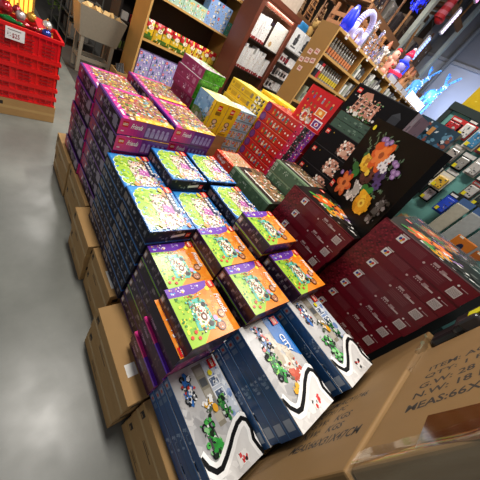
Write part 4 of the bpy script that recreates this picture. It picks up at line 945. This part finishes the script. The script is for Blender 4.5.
for i in range(2):
    random.seed(4); b = MB(); b.box(-.16, -.06, 0, .16, .06, .37, P('#e4e4e4')); f = Face(b, (-.16, -.06, 0), (.32, 0, 0), (0, 0, .37))
    f.ell(.5, .45, .2, .22, '#3c3c3e', 10); f.ell(.5, .68, .12, .14, '#4a4a4c', 10); f.busy(.3, .25, .7, .8, ['#2e2e30', '#57575a', '#6c6c70', '#3c3c3e'], 26, .05); f.rect(.25, .12, .8, .2, '#5a5a5c')
    put('silhouette_box', b.data('silhouette_box'), (5.19+i*.35, 4.56, 2.07), f'{["left", "right"][i]} white box with a dark figure picture on the grey rack', 'box', 'white figure boxes')
b = MB(); b.box(-.33, -.1, 2.05, .45, .12, 2.069, mat('#8f8a86', .6)); b.build('rack_top', o)
bl = MB(); bl.bevbox(-.16, -.1, 0, .16, .1, .25, .05, mat('#2f7fb8', .35, var=.3)); tag(bl.build('blue_bag', loc=(5.62, 4.95, 2.3995)), 'blue shiny bag behind the cabinet top', 'bag')
b = MB(); b.box(4.7, 4.82, 0, 6.1, 5.2, 2.399, mat('#5a5650', .8)); tag(b.build('storage_cabinet'), 'grey storage cabinet behind the packet rack', 'cabinet')
rd_ = empty('rope_animal', (5.92, 4.93, 2.3995), 'straw coloured rope animal figure sitting above the packet rack', 'figurine')
b = MB(); ST = mat('#b08a4c', .8); b.ball((0, 0, .16), (.1, .08, .14), ST); b.ball((.02, -.03, .35), .08, ST); b.ball((-.05, -.04, .42), .03, ST); b.ball((.08, -.04, .42), .03, ST); b.tube((-.06, -.05, .12), (-.07, -.08, 0), .03, ST); b.tube((.07, -.05, .12), (.08, -.08, 0), .03, ST); b.build('animal_body', rd_, smooth=True)

# ================================================================== LONG BOOKCASE WITH DECORATIONS (front faces -Y at y 2.53)
XF, YF0, YB, HT = 3.5, 2.53, 2.83, 2.375
o = empty('tall_bookcase', (XF, YF0, 0), 'long light wood bookcase with price cards on its side panel', 'bookcase')
PB = mat('#9a7238', .55, var=.08, scale=5)
b = MB(); b.box(0, 0, 0, .03, .30, HT, PB, ms={'front': WE}); b.build('side_panel', o)
b = MB(); b.box(.0305, .285, 0, 8.85-XF, .30, HT, mat('#6a5236', .8)); b.build('back_panel', o)
LX = 8.85-XF
for i, z in enumerate((HT, 2.08, 1.80, 1.45, .9)):
    b = MB(); b.box(.0305, 0, z-.03, LX, .2845, z, WD, ms={'front': WE}); b.build('shelf_board', o)
XS = [.92, 1.35, 2.25, 3.1, 4.0]
for x in XS:
    b = MB(); b.box(x, 0, 0, x+.025, .2845, 1.4195, WD, ms={'front': WE}); b.box(x, 0, 1.4505, x+.025, .2845, 1.7695, WD, ms={'front': WE}); b.box(x, 0, 1.8005, x+.025, .2845, 2.0495, WD, ms={'front': WE}); b.box(x, 0, 2.0805, x+.025, .2845, HT-.0305, WD, ms={'front': WE}); b.build('divider', o)
# price cards on side and on the top shelf edge
random.seed(6)
for i, (y, z) in enumerate(((2.72, 2.02), (2.62, 2.05), (2.78, 1.90), (2.69, 1.92), (2.60, 1.94), (2.72, 1.80))):
    b = MB(); b.box(-.003, -.035, -.03, 0, .035, .03, P('#e3c4bc')); f = Face(b, (-.003, .035, -.03), (0, -.07, 0), (0, 0, .06)); f.rect(.15, .3, .85, .6, '#b86a66'); f.rect(.15, .7, .7, .8, '#6a4a46')
    tag(b.build('price_card', loc=(XF-.0005, y, z)), ['rear card of the upper row', 'front card of the upper row', 'rear card of the middle row', 'middle card of the middle row', 'front card of the middle row', 'lowest card'][i]+', pinkish, on bookcase side', 'card', 'price cards on the bookcase side').rotation_euler = (random.uniform(-.15, .15), 0, 0)
for i in range(12):
    b = MB(); b.box(-.03, -.003, -.03, .03, 0, .03, P('#efeae6')); f = Face(b, (-.03, -.003, -.03), (.06, 0, 0), (0, 0, .06)); f.rect(.15, .3, .85, .6, '#c98a86')
    tag(b.build('shelf_tag', loc=(XF+.25+i*.4, YF0-.0005, HT-.02)), f'{ORD[i]} small white price tag from left along the top shelf edge', 'tag', 'tags on the top shelf edge')
def bottle(x, y, z, h, cols, label, grp, r=.022):
    o = empty('slim_bottle', (x, y, z+.0005), label, 'bottle', grp)
    b = MB(); b.lathe([(r, 0), (r, h*.62), (r*.45, h*.74), (r*.45, h*.86)], mat(cols[0], .25, coat=.4), n=10); b.build('bottle_body', o, smooth=False)
    b = MB(); b.lathe([(r*.55, h*.86), (r*.55, h)], mat(cols[1], .4), n=8); b.build('bottle_cap', o)
    b = MB(); b.lathe([(r*1.03, h*.12), (r*1.03, h*.42)], mat(cols[2], .4), n=10); b.build('bottle_label', o)
for i in range(11): bottle(XF+.1+i*.075, YF0+.07, 2.08, .21, ('#8f8a82', '#d9d4cc', '#d98a5a'), f'{ORD[i]} grey slim bottle from left in the upper left compartment', 'bottles in the upper left compartment')
for i in range(9): bottle(XF+.28+i*.07, YF0+.07, 1.80, .2, ('#a8a49c', '#8a867e', '#d9c23a'), f'{ORD[i]} yellow banded bottle from left in the second compartment', 'bottles in the second compartment')
for i in range(3):
    b = MB(); b.box(-.03, -.06, 0, .03, .06, .19, P(['#1d1d20', '#26262a', '#b8262e'][i])); f = Face(b, (-.03, -.0605, 0), (.06, 0, 0), (0, 0, .19)); f.rect(.1, .5, .9, .8, '#d9d4d0'); put('dark_pack', b.data('dark_pack'), (XF+.08+i*.065, YF0+.08, 1.8006), f'{ORD[i]} dark pack from left in the second compartment', 'pack', 'dark packs in the bookcase')
for c_, (x0, x1, z) in enumerate(((XF+.99, XF+1.30, 2.08), (XF+1.42, XF+2.2, 2.08), (XF+.99, XF+1.30, 1.80), (XF+1.42, XF+2.2, 1.80), (XF+2.32, XF+3.05, 2.08), (XF+3.2, XF+3.9, 2.08), (XF+.15, XF+.9, 1.45), (XF+2.32, XF+3.05, 1.80))):
    n = int((x1-x0)/.075)
    for i in range(n):
        h = random.uniform(.13, .22); col = random.choice(['#c9c6c0', '#8f8c86', '#5a5854', '#e2e0da', '#3f3d3c', '#9aa08a']) if c_ != 5 else random.choice(['#5a4a3c', '#7a6a54'])
        b = MB(); b.box(-.03, -.05, 0, .03, .05, h, P(col)); f = Face(b, (-.03, -.0505, 0), (.06, 0, 0), (0, 0, h)); f.rect(.15, .2, .85, .55, random.choice(['#e9e7e2', '#6a6660', '#a8a49c']))
        put('grey_pack', b.data('grey_pack'), (x0+.035+i*.075, YF0+.07+random.uniform(-.01, .01), z+.0006), f'{ORD[min(i,17)]} grey pack from left in bookcase compartment {["right of the bottles","beside the corner of the black box","above the red calendar corner","lower beside the black box","under the gingerbread figure","under the reindeer","below the yellow banded bottles","below the snowman"][c_]}', 'pack', 'grey packs in the long bookcase')
# decorations on the top
def glow(h, e): return mat(h, .4, emit=e, var=.02)
def deco(name, loc, label, cat='decoration', grp=None, rz=0): return empty(name, loc, label, cat, grp, rz)
o = deco('blue_light_cone', (3.78, 2.66, HT+.0005), 'glowing deep blue light cone on the bookcase corner')
b = MB(); b.lathe([(.07, .02), (.085, .12), (.06, .24), (.02, .31)], glow('#1228d0', .35), Matrix.Rotation(.0, 4, 'X')); b.build('light_shade', o, smooth=True); b = MB(); b.lathe([(.09, 0), (.09, .02)], mat('#d0d0d8', .4)); b.build('stand', o)
o = deco('white_light_arch', (4.14, 2.66, HT+.0005), 'pale violet double light arch beside the blue cone')
for R_, nm in ((.17, 'outer_arch'), (.075, 'inner_arch')):
    b = MB(); pts = [(R_*math.cos(math.pi*i/20), 0, R_*1.0*math.sin(math.pi*i/20)+ .2*(R_/.17)) for i in range(21)]; pts = [(R_, 0, 0)]+pts+[(-R_, 0, 0)]
    for i in range(len(pts)-1): b.tube(pts[i], pts[i+1], .038 if R_ > .1 else .03, glow('#b4b0e8', .12), n=8)
    b.build(nm, o, smooth=True)
random.seed(44)
for i, (x, h, c, l) in enumerate(((4.42, .40, '#8a93a6', 'silver grey tinsel tree right of the light arch'), (4.70, .38, '#8d8ad0', 'violet glowing tinsel tree right of the silver one'), (4.98, .28, '#6a6cae', 'small dusky violet tinsel tree near the gingerbread figure'))):
    o = deco('tinsel_tree', (x, 2.67, HT+.0005), l, 'christmas tree', 'tinsel trees on the bookcase'); b = MB(); b.tube((0, 0, 0), (0, 0, h*.9), .012, mat('#6a6a70', .5)); b.build('trunk', o)
    b = MB(); mm = [glow(c, .15), mat('#c9ccd6', .3, metal=.4), mat('#5a6074', .5)]
    for k in range(220):
        zz_ = random.uniform(.05, 1); r = (1-zz_)*.13+.015; t_ = random.uniform(0, 6.28); p = Vector((r*math.cos(t_), r*math.sin(t_)*.9, zz_*h)); q = Vector((random.uniform(-.02, .02), random.uniform(-.02, .02), random.uniform(-.03, .01)))
        b.poly([p*1, p+q, p*.7+Vector((0, 0, p.z*.3+.012))], mm[k % 3])
    b.build('foliage', o)
o = deco('gingerbread_figure', (5.42, 2.63, HT+.0005), 'pink and tan gingerbread figure with red buttons', 'figurine')
b = MB(); GB = mat('#d99a86', .5, emit=.12); b.ball((0, 0, .30), (.09, .05, .085), GB); b.ball((0, 0, .15), (.10, .055, .11), GB); b.ball((-.05, 0, .045), (.045, .05, .05), GB); b.ball((.05, 0, .045), (.045, .05, .05), GB); b.tube((-.08, 0, .2), (-.15, -.01, .23), .03, GB); b.tube((.08, 0, .2), (.15, -.01, .23), .03, GB); b.build('figure_body', o, smooth=True)
b = MB(); RB = mat('#c9202c', .4); [b.ball((0, -.056, z_), .018, RB) for z_ in (.12, .18)]; b.ball((-.03, -.045, .32), .012, mat('#2a1410', .4)); b.ball((.03, -.045, .32), .012, mat('#2a1410', .4)); b.build('buttons', o)
b = MB(); b.ball((0, -.0, .38), (.06, .045, .03), RB); b.build('hat', o, smooth=True)
o = deco('snowman_figure', (5.85, 2.63, HT+.0005), 'glowing lavender snowman with pink hat and blue scarf', 'figurine')
b = MB(); SN = glow('#8f8bd8', .08); b.ball((0, 0, .11), (.12, .09, .115), SN); b.ball((0, 0, .27), (.09, .07, .09), SN); b.ball((0, 0, .40), (.07, .06, .07), SN); b.build('snow_body', o, smooth=True)
b = MB(); b.lathe([(.075, .44), (.05, .49), (.02, .54)], mat('#e0234a', .4, emit=.3)); b.ball((0, 0, .55), .025, mat('#f0d8e0', .5)); b.build('hat', o, smooth=True)
b = MB(); b.lathe([(.075, .315), (.095, .335), (.075, .355)], mat('#1f3fe0', .4, emit=.5)); b.box(.03, -.1, .18, .07, -.08, .33, mat('#1f3fe0', .4, emit=.5)); b.build('scarf', o)
b = MB(); b.lathe([(.122, .12), (.124, .15), (.12, .17)], mat('#e0234a', .4, emit=.3)); b.build('belt', o); b = MB(); b.tube((0, -.05, .4), (0, -.1, .395), .01, mat('#f08030', .5), r2=.003); b.build('nose', o)
for i, (x, c, l) in enumerate(((6.22, '#c98a5a', 'tan nutcracker style figure right of the snowman'), (6.42, '#a8764a', 'brown figure with white base left of the reindeer'), (5.15, '#d9d2cc', 'small white figure beside the gingerbread figure'))):
    o = deco('small_figure', (x, 2.6+.1*(i == 2), HT+.0005), l, 'figurine', 'small figures on the bookcase'); b = MB(); m_ = mat(c, .5); b.lathe([(.05, .02), (.045, .12), (.03, .2), (.035, .22)], m_); b.ball((0, 0, .27), .045, m_); b.tube((-.04, 0, .19), (-.08, -.03, .3), .014, m_); b.tube((.04, 0, .19), (.08, -.03, .28), .014, m_); b.build('figure_body', o, smooth=True)
    b = MB(); b.lathe([(.06, 0), (.06, .02)], mat('#e9e6e2', .4)); b.build('base', o); b = MB(); b.lathe([(.046, .29), (.03, .36), (.008, .40)], mat('#8a4a2a', .5)); b.build('hat', o)
for i in range(6):
    b = MB(); hh_ = .16 if i > 2 else .08; b.box(-.17, -.005, 0, .17, .005, hh_, glow('#f6f6ff', 1.6) if i > 2 else mat('#c6c4c8', .4, emit=.1)); tag(b.build('light_box', loc=(5.75+i*.42, 2.545, HT+.0005)), f'{ORD[i]} small white panel from left along the bookcase top edge', 'light panel', 'white panels on the bookcase top')
def reindeer(x, y, s, label, flip=1):
    o = deco('light_reindeer', (x, y, HT+.02), label, 'reindeer', 'glowing reindeer')
    m_ = glow('#5aa6f2', .55); m2 = glow('#2f6af0', .6)
    def wire(b, a, c, r=.03):
        b.tube(Vector(a)*s, Vector(c)*s, r*s, m_, n=7)
        for k in range(5):
            p = (Vector(a).lerp(Vector(c), (k+.5)/5))*s; b.ball(p+Vector((random.uniform(-.02, .02), -.02, random.uniform(-.02, .02)))*s, .02*s, m2 if k % 2 else m_, n=5)
    b = MB(); b.ball((0, 0, .44*s), (.32*s, .12*s, .17*s), m_); b.ball((.2*flip*s, 0, .47*s), (.11*s, .08*s, .13*s), m_); wire(b, (.2*flip, 0, .5), (.34*flip, 0, .74), .055); b.ball((.40*flip*s, 0, .80*s), (.10*s, .05*s, .055*s), m_); b.ball((-.28*flip*s, 0, .48*s), (.04*s, .03*s, .05*s), m_)
    m3 = glow('#d6ecff', .9)
    for k in range(90):
        t_ = random.uniform(0, 6.28); h_ = random.uniform(-1, 1); c_ = (1-h_*h_)**.5; cc = random.choice(((0, .44, .32, .12, .17), (.2*flip, .47, .11, .08, .13), (.40*flip, .80, .10, .05, .055), (.27*flip, .62, .09, .06, .14)))
        b.ball(((cc[0]+cc[2]*c_*math.cos(t_))*s, cc[3]*c_*math.sin(t_)*s, (cc[1]+cc[4]*h_)*s), .016*s, random.choice((m3, m2, m3)), n=5)
    for lx, dx in ((.2, .03), (-.2, -.04)):
        for yy in (-.06, .06): wire(b, (lx*flip, yy, .36), ((lx+dx)*flip, yy, .18), .032); wire(b, ((lx+dx)*flip, yy, .18), (lx*flip, yy, .0), .022)
    b.build('deer_body', o)
    b = MB()
    for yy in (-.05, .05):
        wire(b, (.33*flip, yy*.5, .84), (.28*flip, yy*2, .98), .016); wire(b, (.28*flip, yy*2, .98), (.34*flip, yy*3, 1.1), .014); wire(b, (.30*flip, yy*1.6, .96), (.42*flip, yy*2.2, 1.06), .012)
    b.build('antler', o)
random.seed(2)
reindeer(7.15, 2.68, .64, 'smaller glowing ice blue reindeer standing left of the larger', 1)
reindeer(8.30, 2.68, .86, 'larger glowing ice blue reindeer nearest the white wall', 1)

# ================================================================== PALLET RACKING UNDER THE ROOF
RB_ = mat('#4a4f4c', .5); WB = mat('#7a5230', .7, var=.25, scale=5)
o = empty('pallet_rack', (0, 0, 0), 'tall pallet racking with grey uprights and timber beams behind the bookcase', 'rack')
for x in (6.76, 8.7):
    for y in (3.35, 4.15):
        b = MB(); b.box(x, y, 0, x+.11, y+.09, 6.2, mat('#a8afa6', .5)); b.build('upright', o)
for z in (3.0, 4.1, 5.3):
    for y in (3.37, 4.17):
        b = MB(); b.box(5.1, y, z, 8.7, y+.05, z+.12, WB if z < 5 else RB_); b.build('beam', o)
    b = MB()
    for i in range(12): b.box(5.1+i*.3, 3.42, z+.1205, 5.22+i*.3, 4.17, z+.145, WB)
    b.build('slat_deck', o)
random.seed(55)
for i in range(22):
    lv = (3.146, 4.246, 5.446)[i % 3]; k = i//3
    x = 5.15+k*.48; w = random.uniform(.3, .46); h = random.uniform(.3, .7)
    b = MB(); b.bevbox(-w/2, -.25, 0, w/2, .25, h, .01, mat(random.choice(['#7a5f3c', '#5a4430', '#8a7a62', '#3a3030', '#a8906a', '#4a3a2e', '#8f8a80']), .7)); f = Face(b, (-w/2, -.2505, 0), (w, 0, 0), (0, 0, h)); f.busy(.1, .1, .9, .9, ['#c9b48a', '#3a2c20', '#8a6a44', '#d9d2c4', '#6a4a30'], 14, .06)
    tag(b.build('stored_carton', loc=(x+.1, 3.89, lv)), f'{ORD[min(k,9)]} stored carton from left on the {["lower", "middle", "upper"][i % 3]} rack level', 'carton', 'cartons on the pallet racking')
for i in range(16):    # crossing timber frames stored on the rack front
    x = 5.2+i*.22; z = (3.169, 4.269)[i % 2]; 
    b = MB(); L_ = random.uniform(.5, .8); dx = random.uniform(-.4, .4); b.tube((x, 3.5, z), (x+dx*.5, 3.56, z+L_), .022, mat(random.choice(['#8a5a34', '#a87444', '#5a3a24']), .6), n=6)
    tag(b.build('timber_pole'), 'brown timber pole leaning in front of the pallet racking', 'pole', 'timber poles on the racking')
b = MB(); b.box(4.65, 5.45, 2.75, 8.1, 6.0, 2.83, WB); b.box(4.65, 5.5, 0, 4.73, 6.0, 2.75, RB_); b.box(8.02, 5.5, 0, 8.1, 6.0, 2.75, RB_); tag(b.build('timber_loft_shelf'), 'timber loft shelf above and behind the glass cabinet', 'shelf')
for i in range(11):
    x = 4.35+i*.42; y = 3.14; z0 = 2.46
    if i == 0: 
        b = MB(); b.box(4.1, 2.9, 2.40, 8.6, 3.32, 2.455, WB); b.box(4.12, 2.95, 0, 4.2, 3.3, 2.3995, WB); b.box(8.5, 2.95, 0, 8.58, 3.3, 2.3995, WB); tag(b.build('timber_bench'), 'long timber storage bench behind the tall bookcase', 'bench')
    h = random.uniform(.3, .52); b = MB(); m_ = mat(random.choice(['#8a5a34', '#a87444', '#6a4428', '#b08a5a']), .7, var=.25)
    for xx in (-.17, .17):
        for yy in (-.12, .12): b.box(xx-.02, yy-.02, 0, xx+.02, yy+.02, h, m_)
    for k in range(int(h/.11)): b.box(-.19, -.155, .04+k*.11, .19, -.141, .09+k*.11, m_); b.box(-.205, -.14, .04+k*.11, -.191, .14, .09+k*.11, m_)
    b.box(-.19, -.14, .0, .19, .14, .02, m_)
    tag(b.build('slatted_crate', loc=(x, y, z0)), f'{ORD[i]} slatted wooden crate from left behind the bookcase decorations', 'crate', 'slatted crates behind the decorations').rotation_euler = (0, 0, random.uniform(-.08, .08))
# light strips and striped roll high on the right
for i, (x, y, z, c, l) in enumerate(((7.2, 3.15, 3.05, '#9fb8ff', 'lowest bluish white LED strip near the wall corner'), (7.35, 3.1, 3.62, '#e3d4f4', 'middle lilac white LED strip'), (7.5, 3.05, 4.25, '#f09ad8', 'highest pink white LED strip at the picture top'))):
    o = deco('led_strip', (x, y, z), l, 'light strip', 'vertical LED strips'); b = MB(); b.box(-.06, 0, 0, .06, .03, .45, mat('#c9c9d0', .4)); b.build('strip_board', o)
    b = MB(); [b.box(-.05, -.012, .02+k*.052, .05, -.0005, .055+k*.052, glow(c, 1.3)) for k in range(8)]; b.build('led', o)
    b = MB(); b.tube((0, .02, .4501), (0, .2, .7), .006, mat('#3a3a3a', .5)); b.build('hanging_wire', o)
o = deco('striped_stocking', (6.95, 3.18, 3.72), 'large red and white striped stocking hanging on the rack', 'stocking')
b = MB()
for k in range(8): b.lathe([(.09-.003*k, .06*k), (.09-.003*k, .06*k+.059)], mat('#a8101c' if k % 2 == 0 else '#c05a68', .6), n=12)
b.build('stocking_leg', o, smooth=False); b = MB(); b.ball((.08, 0, .02), (.14, .08, .08), mat('#b8141c', .6)); b.build('stocking_foot', o, smooth=True)
o = deco('blue_garland', (5.95, 3.2, 3.45), 'bright blue tinsel bundle hanging from the rack beam', 'garland'); b = MB(); b.tube((0, 0, -.02), (0, 0, .42), .03, glow('#1f2fd8', .4), n=6); b.build('core', o); b = MB()
for k in range(160):
    p = Vector((random.gauss(0, .07), random.gauss(0, .05), random.uniform(0, .4))); b.poly([p, p+Vector((random.uniform(-.06, .06), random.uniform(-.05, .05), random.uniform(-.05, .05))), p+Vector((.015, 0, .03))], glow('#1f2fd8', .5))
b.build('tinsel', o)['kind'] = 'stuff'
random.seed(91)
for i in range(14):
    x = 5.0+i*.22; y = 5.62+.16*(i % 2); m_ = mat(random.choice(['#9a6a3c', '#b88a54', '#6a4428', '#8a6a48']), .65, var=.25)
    b = MB(); h = random.uniform(.45, .75); w_ = .16
    for sx in (-1, 1): b.tube((sx*w_, -.05, 0), (sx*w_*.5, .02, h), .018, m_, n=6)
    for k in range(4): b.tube((-w_*(1-.12*k), -.05+.015*k, h*(.2+.2*k)), (w_*(1-.12*k), -.05+.015*k, h*(.2+.2*k)), .014, m_, n=6)
    b.tube((-w_, -.05, .02), (w_*.5, .02, h*.95), .012, m_, n=6)
    tag(b.build('wooden_ladder', loc=(x, y, 2.831)), f'{ORD[i]} short wooden ladder from left on the timber loft shelf', 'ladder', 'wooden ladders on the loft shelf').rotation_euler = (0, 0, random.uniform(-.3, .3))
# grey ceiling pipe
b = MB(); b.tube((8.85, 3.1, 0), (8.85, 3.1, 6.9), .05, mat('#6a6d70', .4), n=12); tag(b.build('vertical_pipe'), 'grey vertical pipe at the corner of the white wall', 'pipe')

# ================================================================== TEAL PEGBOARD WITH HANGING PACKAGES (faces -X at x 3.2)
o = empty('pegboard_stand', (3.2, 0, 0), 'dark green framed teal pegboard stand full of hanging packages', 'display stand')
TL = mat('#74b4aa', .55, var=.12, scale=3); DGm = mat('#24332f', .45)
b = MB(); b.box(0, -1.6, .3, .03, .80, 2.06, TL)
b.build('peg_panel', o)
b = MB(); b.box(-.03, -1.62, 2.0605, .06, .84, 2.12, DGm); b.box(-.02, .8005, .0, .05, .84, 2.06, DGm); b.build('stand_frame', o)
b = MB(); b.box(-.09, -1.6, .0, -.0005, .80, .62, DGm); b.build('base_cabinet', o)
b = MB()
for k in range(6):
    for i in range(12): b.tube((-.10, .7-i*.19, 1.98-k*.26), (0, .7-i*.19, 1.98-k*.26), .004, mat('#b8bcbc', .3, metal=.8), n=5)
b.build('hook', o)['kind'] = 'structure' if False else 'stuff'
random.seed(61)
def pk(name, y, z, w, h, back, paint, label, d=.03, x=3.16):
    o = empty(name, (x, y, z), label, 'package', 'packages on the pegboard')
    b = MB(); b.box(0, -w/2, 0, .004, w/2, h, P(back)); f = Face(b, (0, w/2, 0), (0, -w, 0), (0, 0, h)); f.rect(0, .8, 1, 1, random.choice(['#1d2a2c', '#d9d6d0', back, '#c9302c'])); f.rect(.1, .84, .7, .93, '#e9e6e0'); b.build('backing_card', o)
    b = MB(); b.bevbox(-d, -w*.4, h*.08, -.001, w*.4, h*.74, .008, mat(paint, .35, coat=.4)); f = Face(b, (-d-.0008, w*.36, h*.12), (0, -w*.72, 0), (0, 0, h*.58)); f.busy(.1, .1, .9, .9, ['#1a1c1e', '#c9c6c0', '#8a8a86', paint, '#5a5c5e', '#101214'], 14, .1); b.build('blister', o)
    b = MB(); f = Face(b, (-d-.002, w*.38, h*.10), (0, -w*.7, 0), (0, 0, .03)); f.k = 30; f.rect(0, 0, .4, 1, random.choice(['#f0e02a', '#f2f0ea', '#f0e02a'])); b.build('price_sticker', o)
    return o
rowsP = [(.70, 1.86, .11, .17, '#1a1a1c', '#c01a20', 'red and black round accessory pack at the upper left'), (.60, 1.90, .09, .16, '#c9302c', '#e9e6e0', 'red and white pack next in the top row'), (.50, 1.86, .09, .19, '#e9e4da', '#3f8ab8', 'cream pack with blue item in the top row'),
 (.40, 1.87, .09, .18, '#8a2a2c', '#d9d4cc', 'maroon edged pack right of the cream pack'), (.30, 1.88, .09, .18, '#2a2c2e', '#8a8a86', 'dark pack at the top right of the row'), (.20, 1.88, .09, .18, '#d9d6d0', '#5a5c5e', 'pale pack at the far right of the top row')]
for y, z, w, h, bk_, pt_, l in rowsP: pk('hanging_package', y, z, w, h, bk_, pt_, l)
cols = ['#202224', '#34383a', '#9a978f', '#c9c4bc', '#6a564a', '#2a3432', '#15181a', '#b5aca4']
names = ['second', 'third', 'fourth', 'fifth']
for r, z in enumerate((1.70, 1.545, 1.39)):
    for i in range(10):
        y = .73-i*.098-r*.012
        if r == 2 and y < .33: continue
        if r == 1 and i in (4,): continue
        pk('hanging_package', y, z+random.uniform(-.02, .015), .086, .15, random.choice(cols), random.choice(cols+['#8f8a7a', '#b8aaaa', '#d9d6d0']), f'{ORD[i]} small package from left in the {names[r]} pegboard row')
pk('hanging_package', .42, 1.50, .10, .15, '#e6dfc8', '#e0b43a', 'cream card with golden item amid the dark packages', x=3.10)
o = pk('blue_pouch', .262, 1.36, .085, .20, '#2446b0', '#2a4fd0', 'bright blue flat pouch on the lower pegboard', x=3.10)
for i, (y, z, w, h, l) in enumerate(((.165, 1.20, .10, .36, 'long beige flat pouch right of the blue pouch'), (.04, 1.20, .12, .36, 'long grey clear pouch at the right picture edge'), (-.10, 1.2, .13, .34, 'second long grey pouch beyond the picture edge'))):
    o = empty('flat_pouch', (3.10, y, z), l, 'pouch', 'long pouches on the pegboard'); b = MB(); b.bevbox(-.02, -w/2, 0, 0, w/2, h*.86, .008, mat(['#b4ae9a', '#a3a6a2', '#8f9290'][i], .3, coat=.5, var=.2)); b.build('pouch_body', o); b = MB(); b.box(-.012, -w/2, h*.8605, 0, w/2, h, P('#4a6a9a')); b.build('header_card', o)
# orange leather pack and clutter on the ledge behind the burgundy stack
for i, (y, z, c, l) in enumerate(((-.045, 1.22, '#c9701f', 'orange pack with a dark blue badge behind the wrapped box'), (-.19, 1.20, '#a85a20', 'second orange pack at the picture edge'))):
    b = MB(); b.bevbox(-.02, -.065, 0, .02, .065, .14, .006, mat(c, .4)); f = Face(b, (-.0206, .065, 0), (0, -.13, 0), (0, 0, .14)); f.k = 4; f.ell(.5, .5, .14, .2, '#1d2a44', 10); f.rect(.1, .9, .3, 1, '#efe6d0')
    tag(b.build('orange_pack', loc=(2.78, y, z)), l, 'package', 'orange packs')
b = MB(); b.box(2.62, -.4, 0, 3.08, .38, 1.199, mat('#101414', .7)); tag(b.build('low_counter'), 'low counter coloured dark like a shaded gap, hidden behind the burgundy stacks', 'counter')  # near-black colour stands in for the shade of the gap beside the stacks
random.seed(70)
b, F = carton_base(.16, .3, .05, P('#6f7a52')); f = F['top']; f.rect(0, 0, 1, 1, '#5f7a5a'); f.busy(.05, .05, .95, .95, ['#d98a4a', '#8fae6a', '#efe6da', '#3f5a44', '#c95a3a'], 50, .05); f = F['left']; f.rect(0, 0, 1, 1, '#8a6a4a'); patches(f, 8, ['#d9c9a8', '#5f7a5a'])
put('garden_set_box', b.data('garden_set_box'), (2.72, .215, 1.1995), 'flat box with green and orange garden art before the pegboard', 'box')

b = MB(); b.box(-.02, -.34, 0, .02, .34, .26, P('#e0bd12')); f = Face(b, (-.0202, .34, 0), (0, -.68, 0), (0, 0, .26)); f.busy(.05, .1, .95, .9, ['#8a7a1a', '#f4dc4a', '#5a5a20', '#e6c830'], 26, .03)
tag(b.build('yellow_sign', loc=(3.215, .45, 2.1204)), 'bright yellow printed sign board standing on top of the pegboard frame', 'sign')

# ================================================================== LIGHTS
def area(name, loc, rot, sx, sy, e, c=(1, .95, .88)):
    l = bpy.data.lights.new(name, 'AREA'); l.shape = 'RECTANGLE'; l.size = sx; l.size_y = sy; l.energy = e; l.color = c
    o = bpy.data.objects.new(name, l); COL.objects.link(o); o.location = loc; o.rotation_euler = rot
    return o
FX = mat('#ffffff', .5, emit=1.0, var=0)
area('cabinet_light', (4.22, 4.30, 2.40), (0, 0, 0), .8, .1, 9)
for i, (x, y, e) in enumerate(((3.5, 3.5, 150), (1.5, 6.4, 90), (.75, 1.3, 105), (4.6, 1.0, 120), (6.4, 5.4, 60))):
    if e == 0: continue
    area('ceiling_lamp_light', (x, y, 4.55), (0, 0, 0), .35, 1.6, e)
    o = empty('ceiling_lamp', (x, y, 4.6), f'{ORD[i]} long white ceiling lamp hanging over the hall', 'lamp', 'ceiling lamps'); b = MB(); b.box(-.2, -.85, 0, .2, .85, .08, mat('#d9d9d9', .5)); b.build('lamp_housing', o)
    b = MB(); b.tube((0, -.5, .08), (0, -.5, 2.4), .01, mat('#555555', .5)); b.tube((0, .5, .08), (0, .5, 2.4), .01, mat('#555555', .5)); b.build('lamp_rod', o)
area('reindeer_glow', (7.9, 2.2, 2.7), (math.radians(90), 0, math.radians(-60)), .8, .5, 14, (.45, .6, 1))
w = bpy.data.worlds.new('world'); S.world = w; w.use_nodes = True
w.node_tree.nodes['Background'].inputs[0].default_value = (.9, .93, 1, 1); w.node_tree.nodes['Background'].inputs[1].default_value = .27

for o_ in bpy.data.objects:
    if 'label' in o_ and o_.get('category') and len(o_['label'].split()) > 16: print('LONG', o_['label'])
# ================================================================== CAMERA
R_ = [[0.767408, -0.471568, 0.434406], [-0.023884, -0.698087, -0.715614], [0.640714, 0.538792, -0.546981]]
cam = bpy.data.cameras.new('camera'); co = bpy.data.objects.new('camera', cam); COL.objects.link(co)
cam.sensor_width = 36; cam.lens = 258.595/480*36
cam.shift_x = (240-194.90)/480; cam.shift_y = (216.99-240)/480
M = Matrix(((R_[0][0], -R_[1][0], -R_[2][0]), (R_[0][1], -R_[1][1], -R_[2][1]), (R_[0][2], -R_[1][2], -R_[2][2])))
co.matrix_world = Matrix.Translation((0, 0, 1.65)) @ M.to_4x4()
cam.clip_start = .05; cam.clip_end = 60
S.camera = co
S.view_settings.view_transform = 'Standard'
S.view_settings.look = 'None'
S.view_settings.exposure = .45
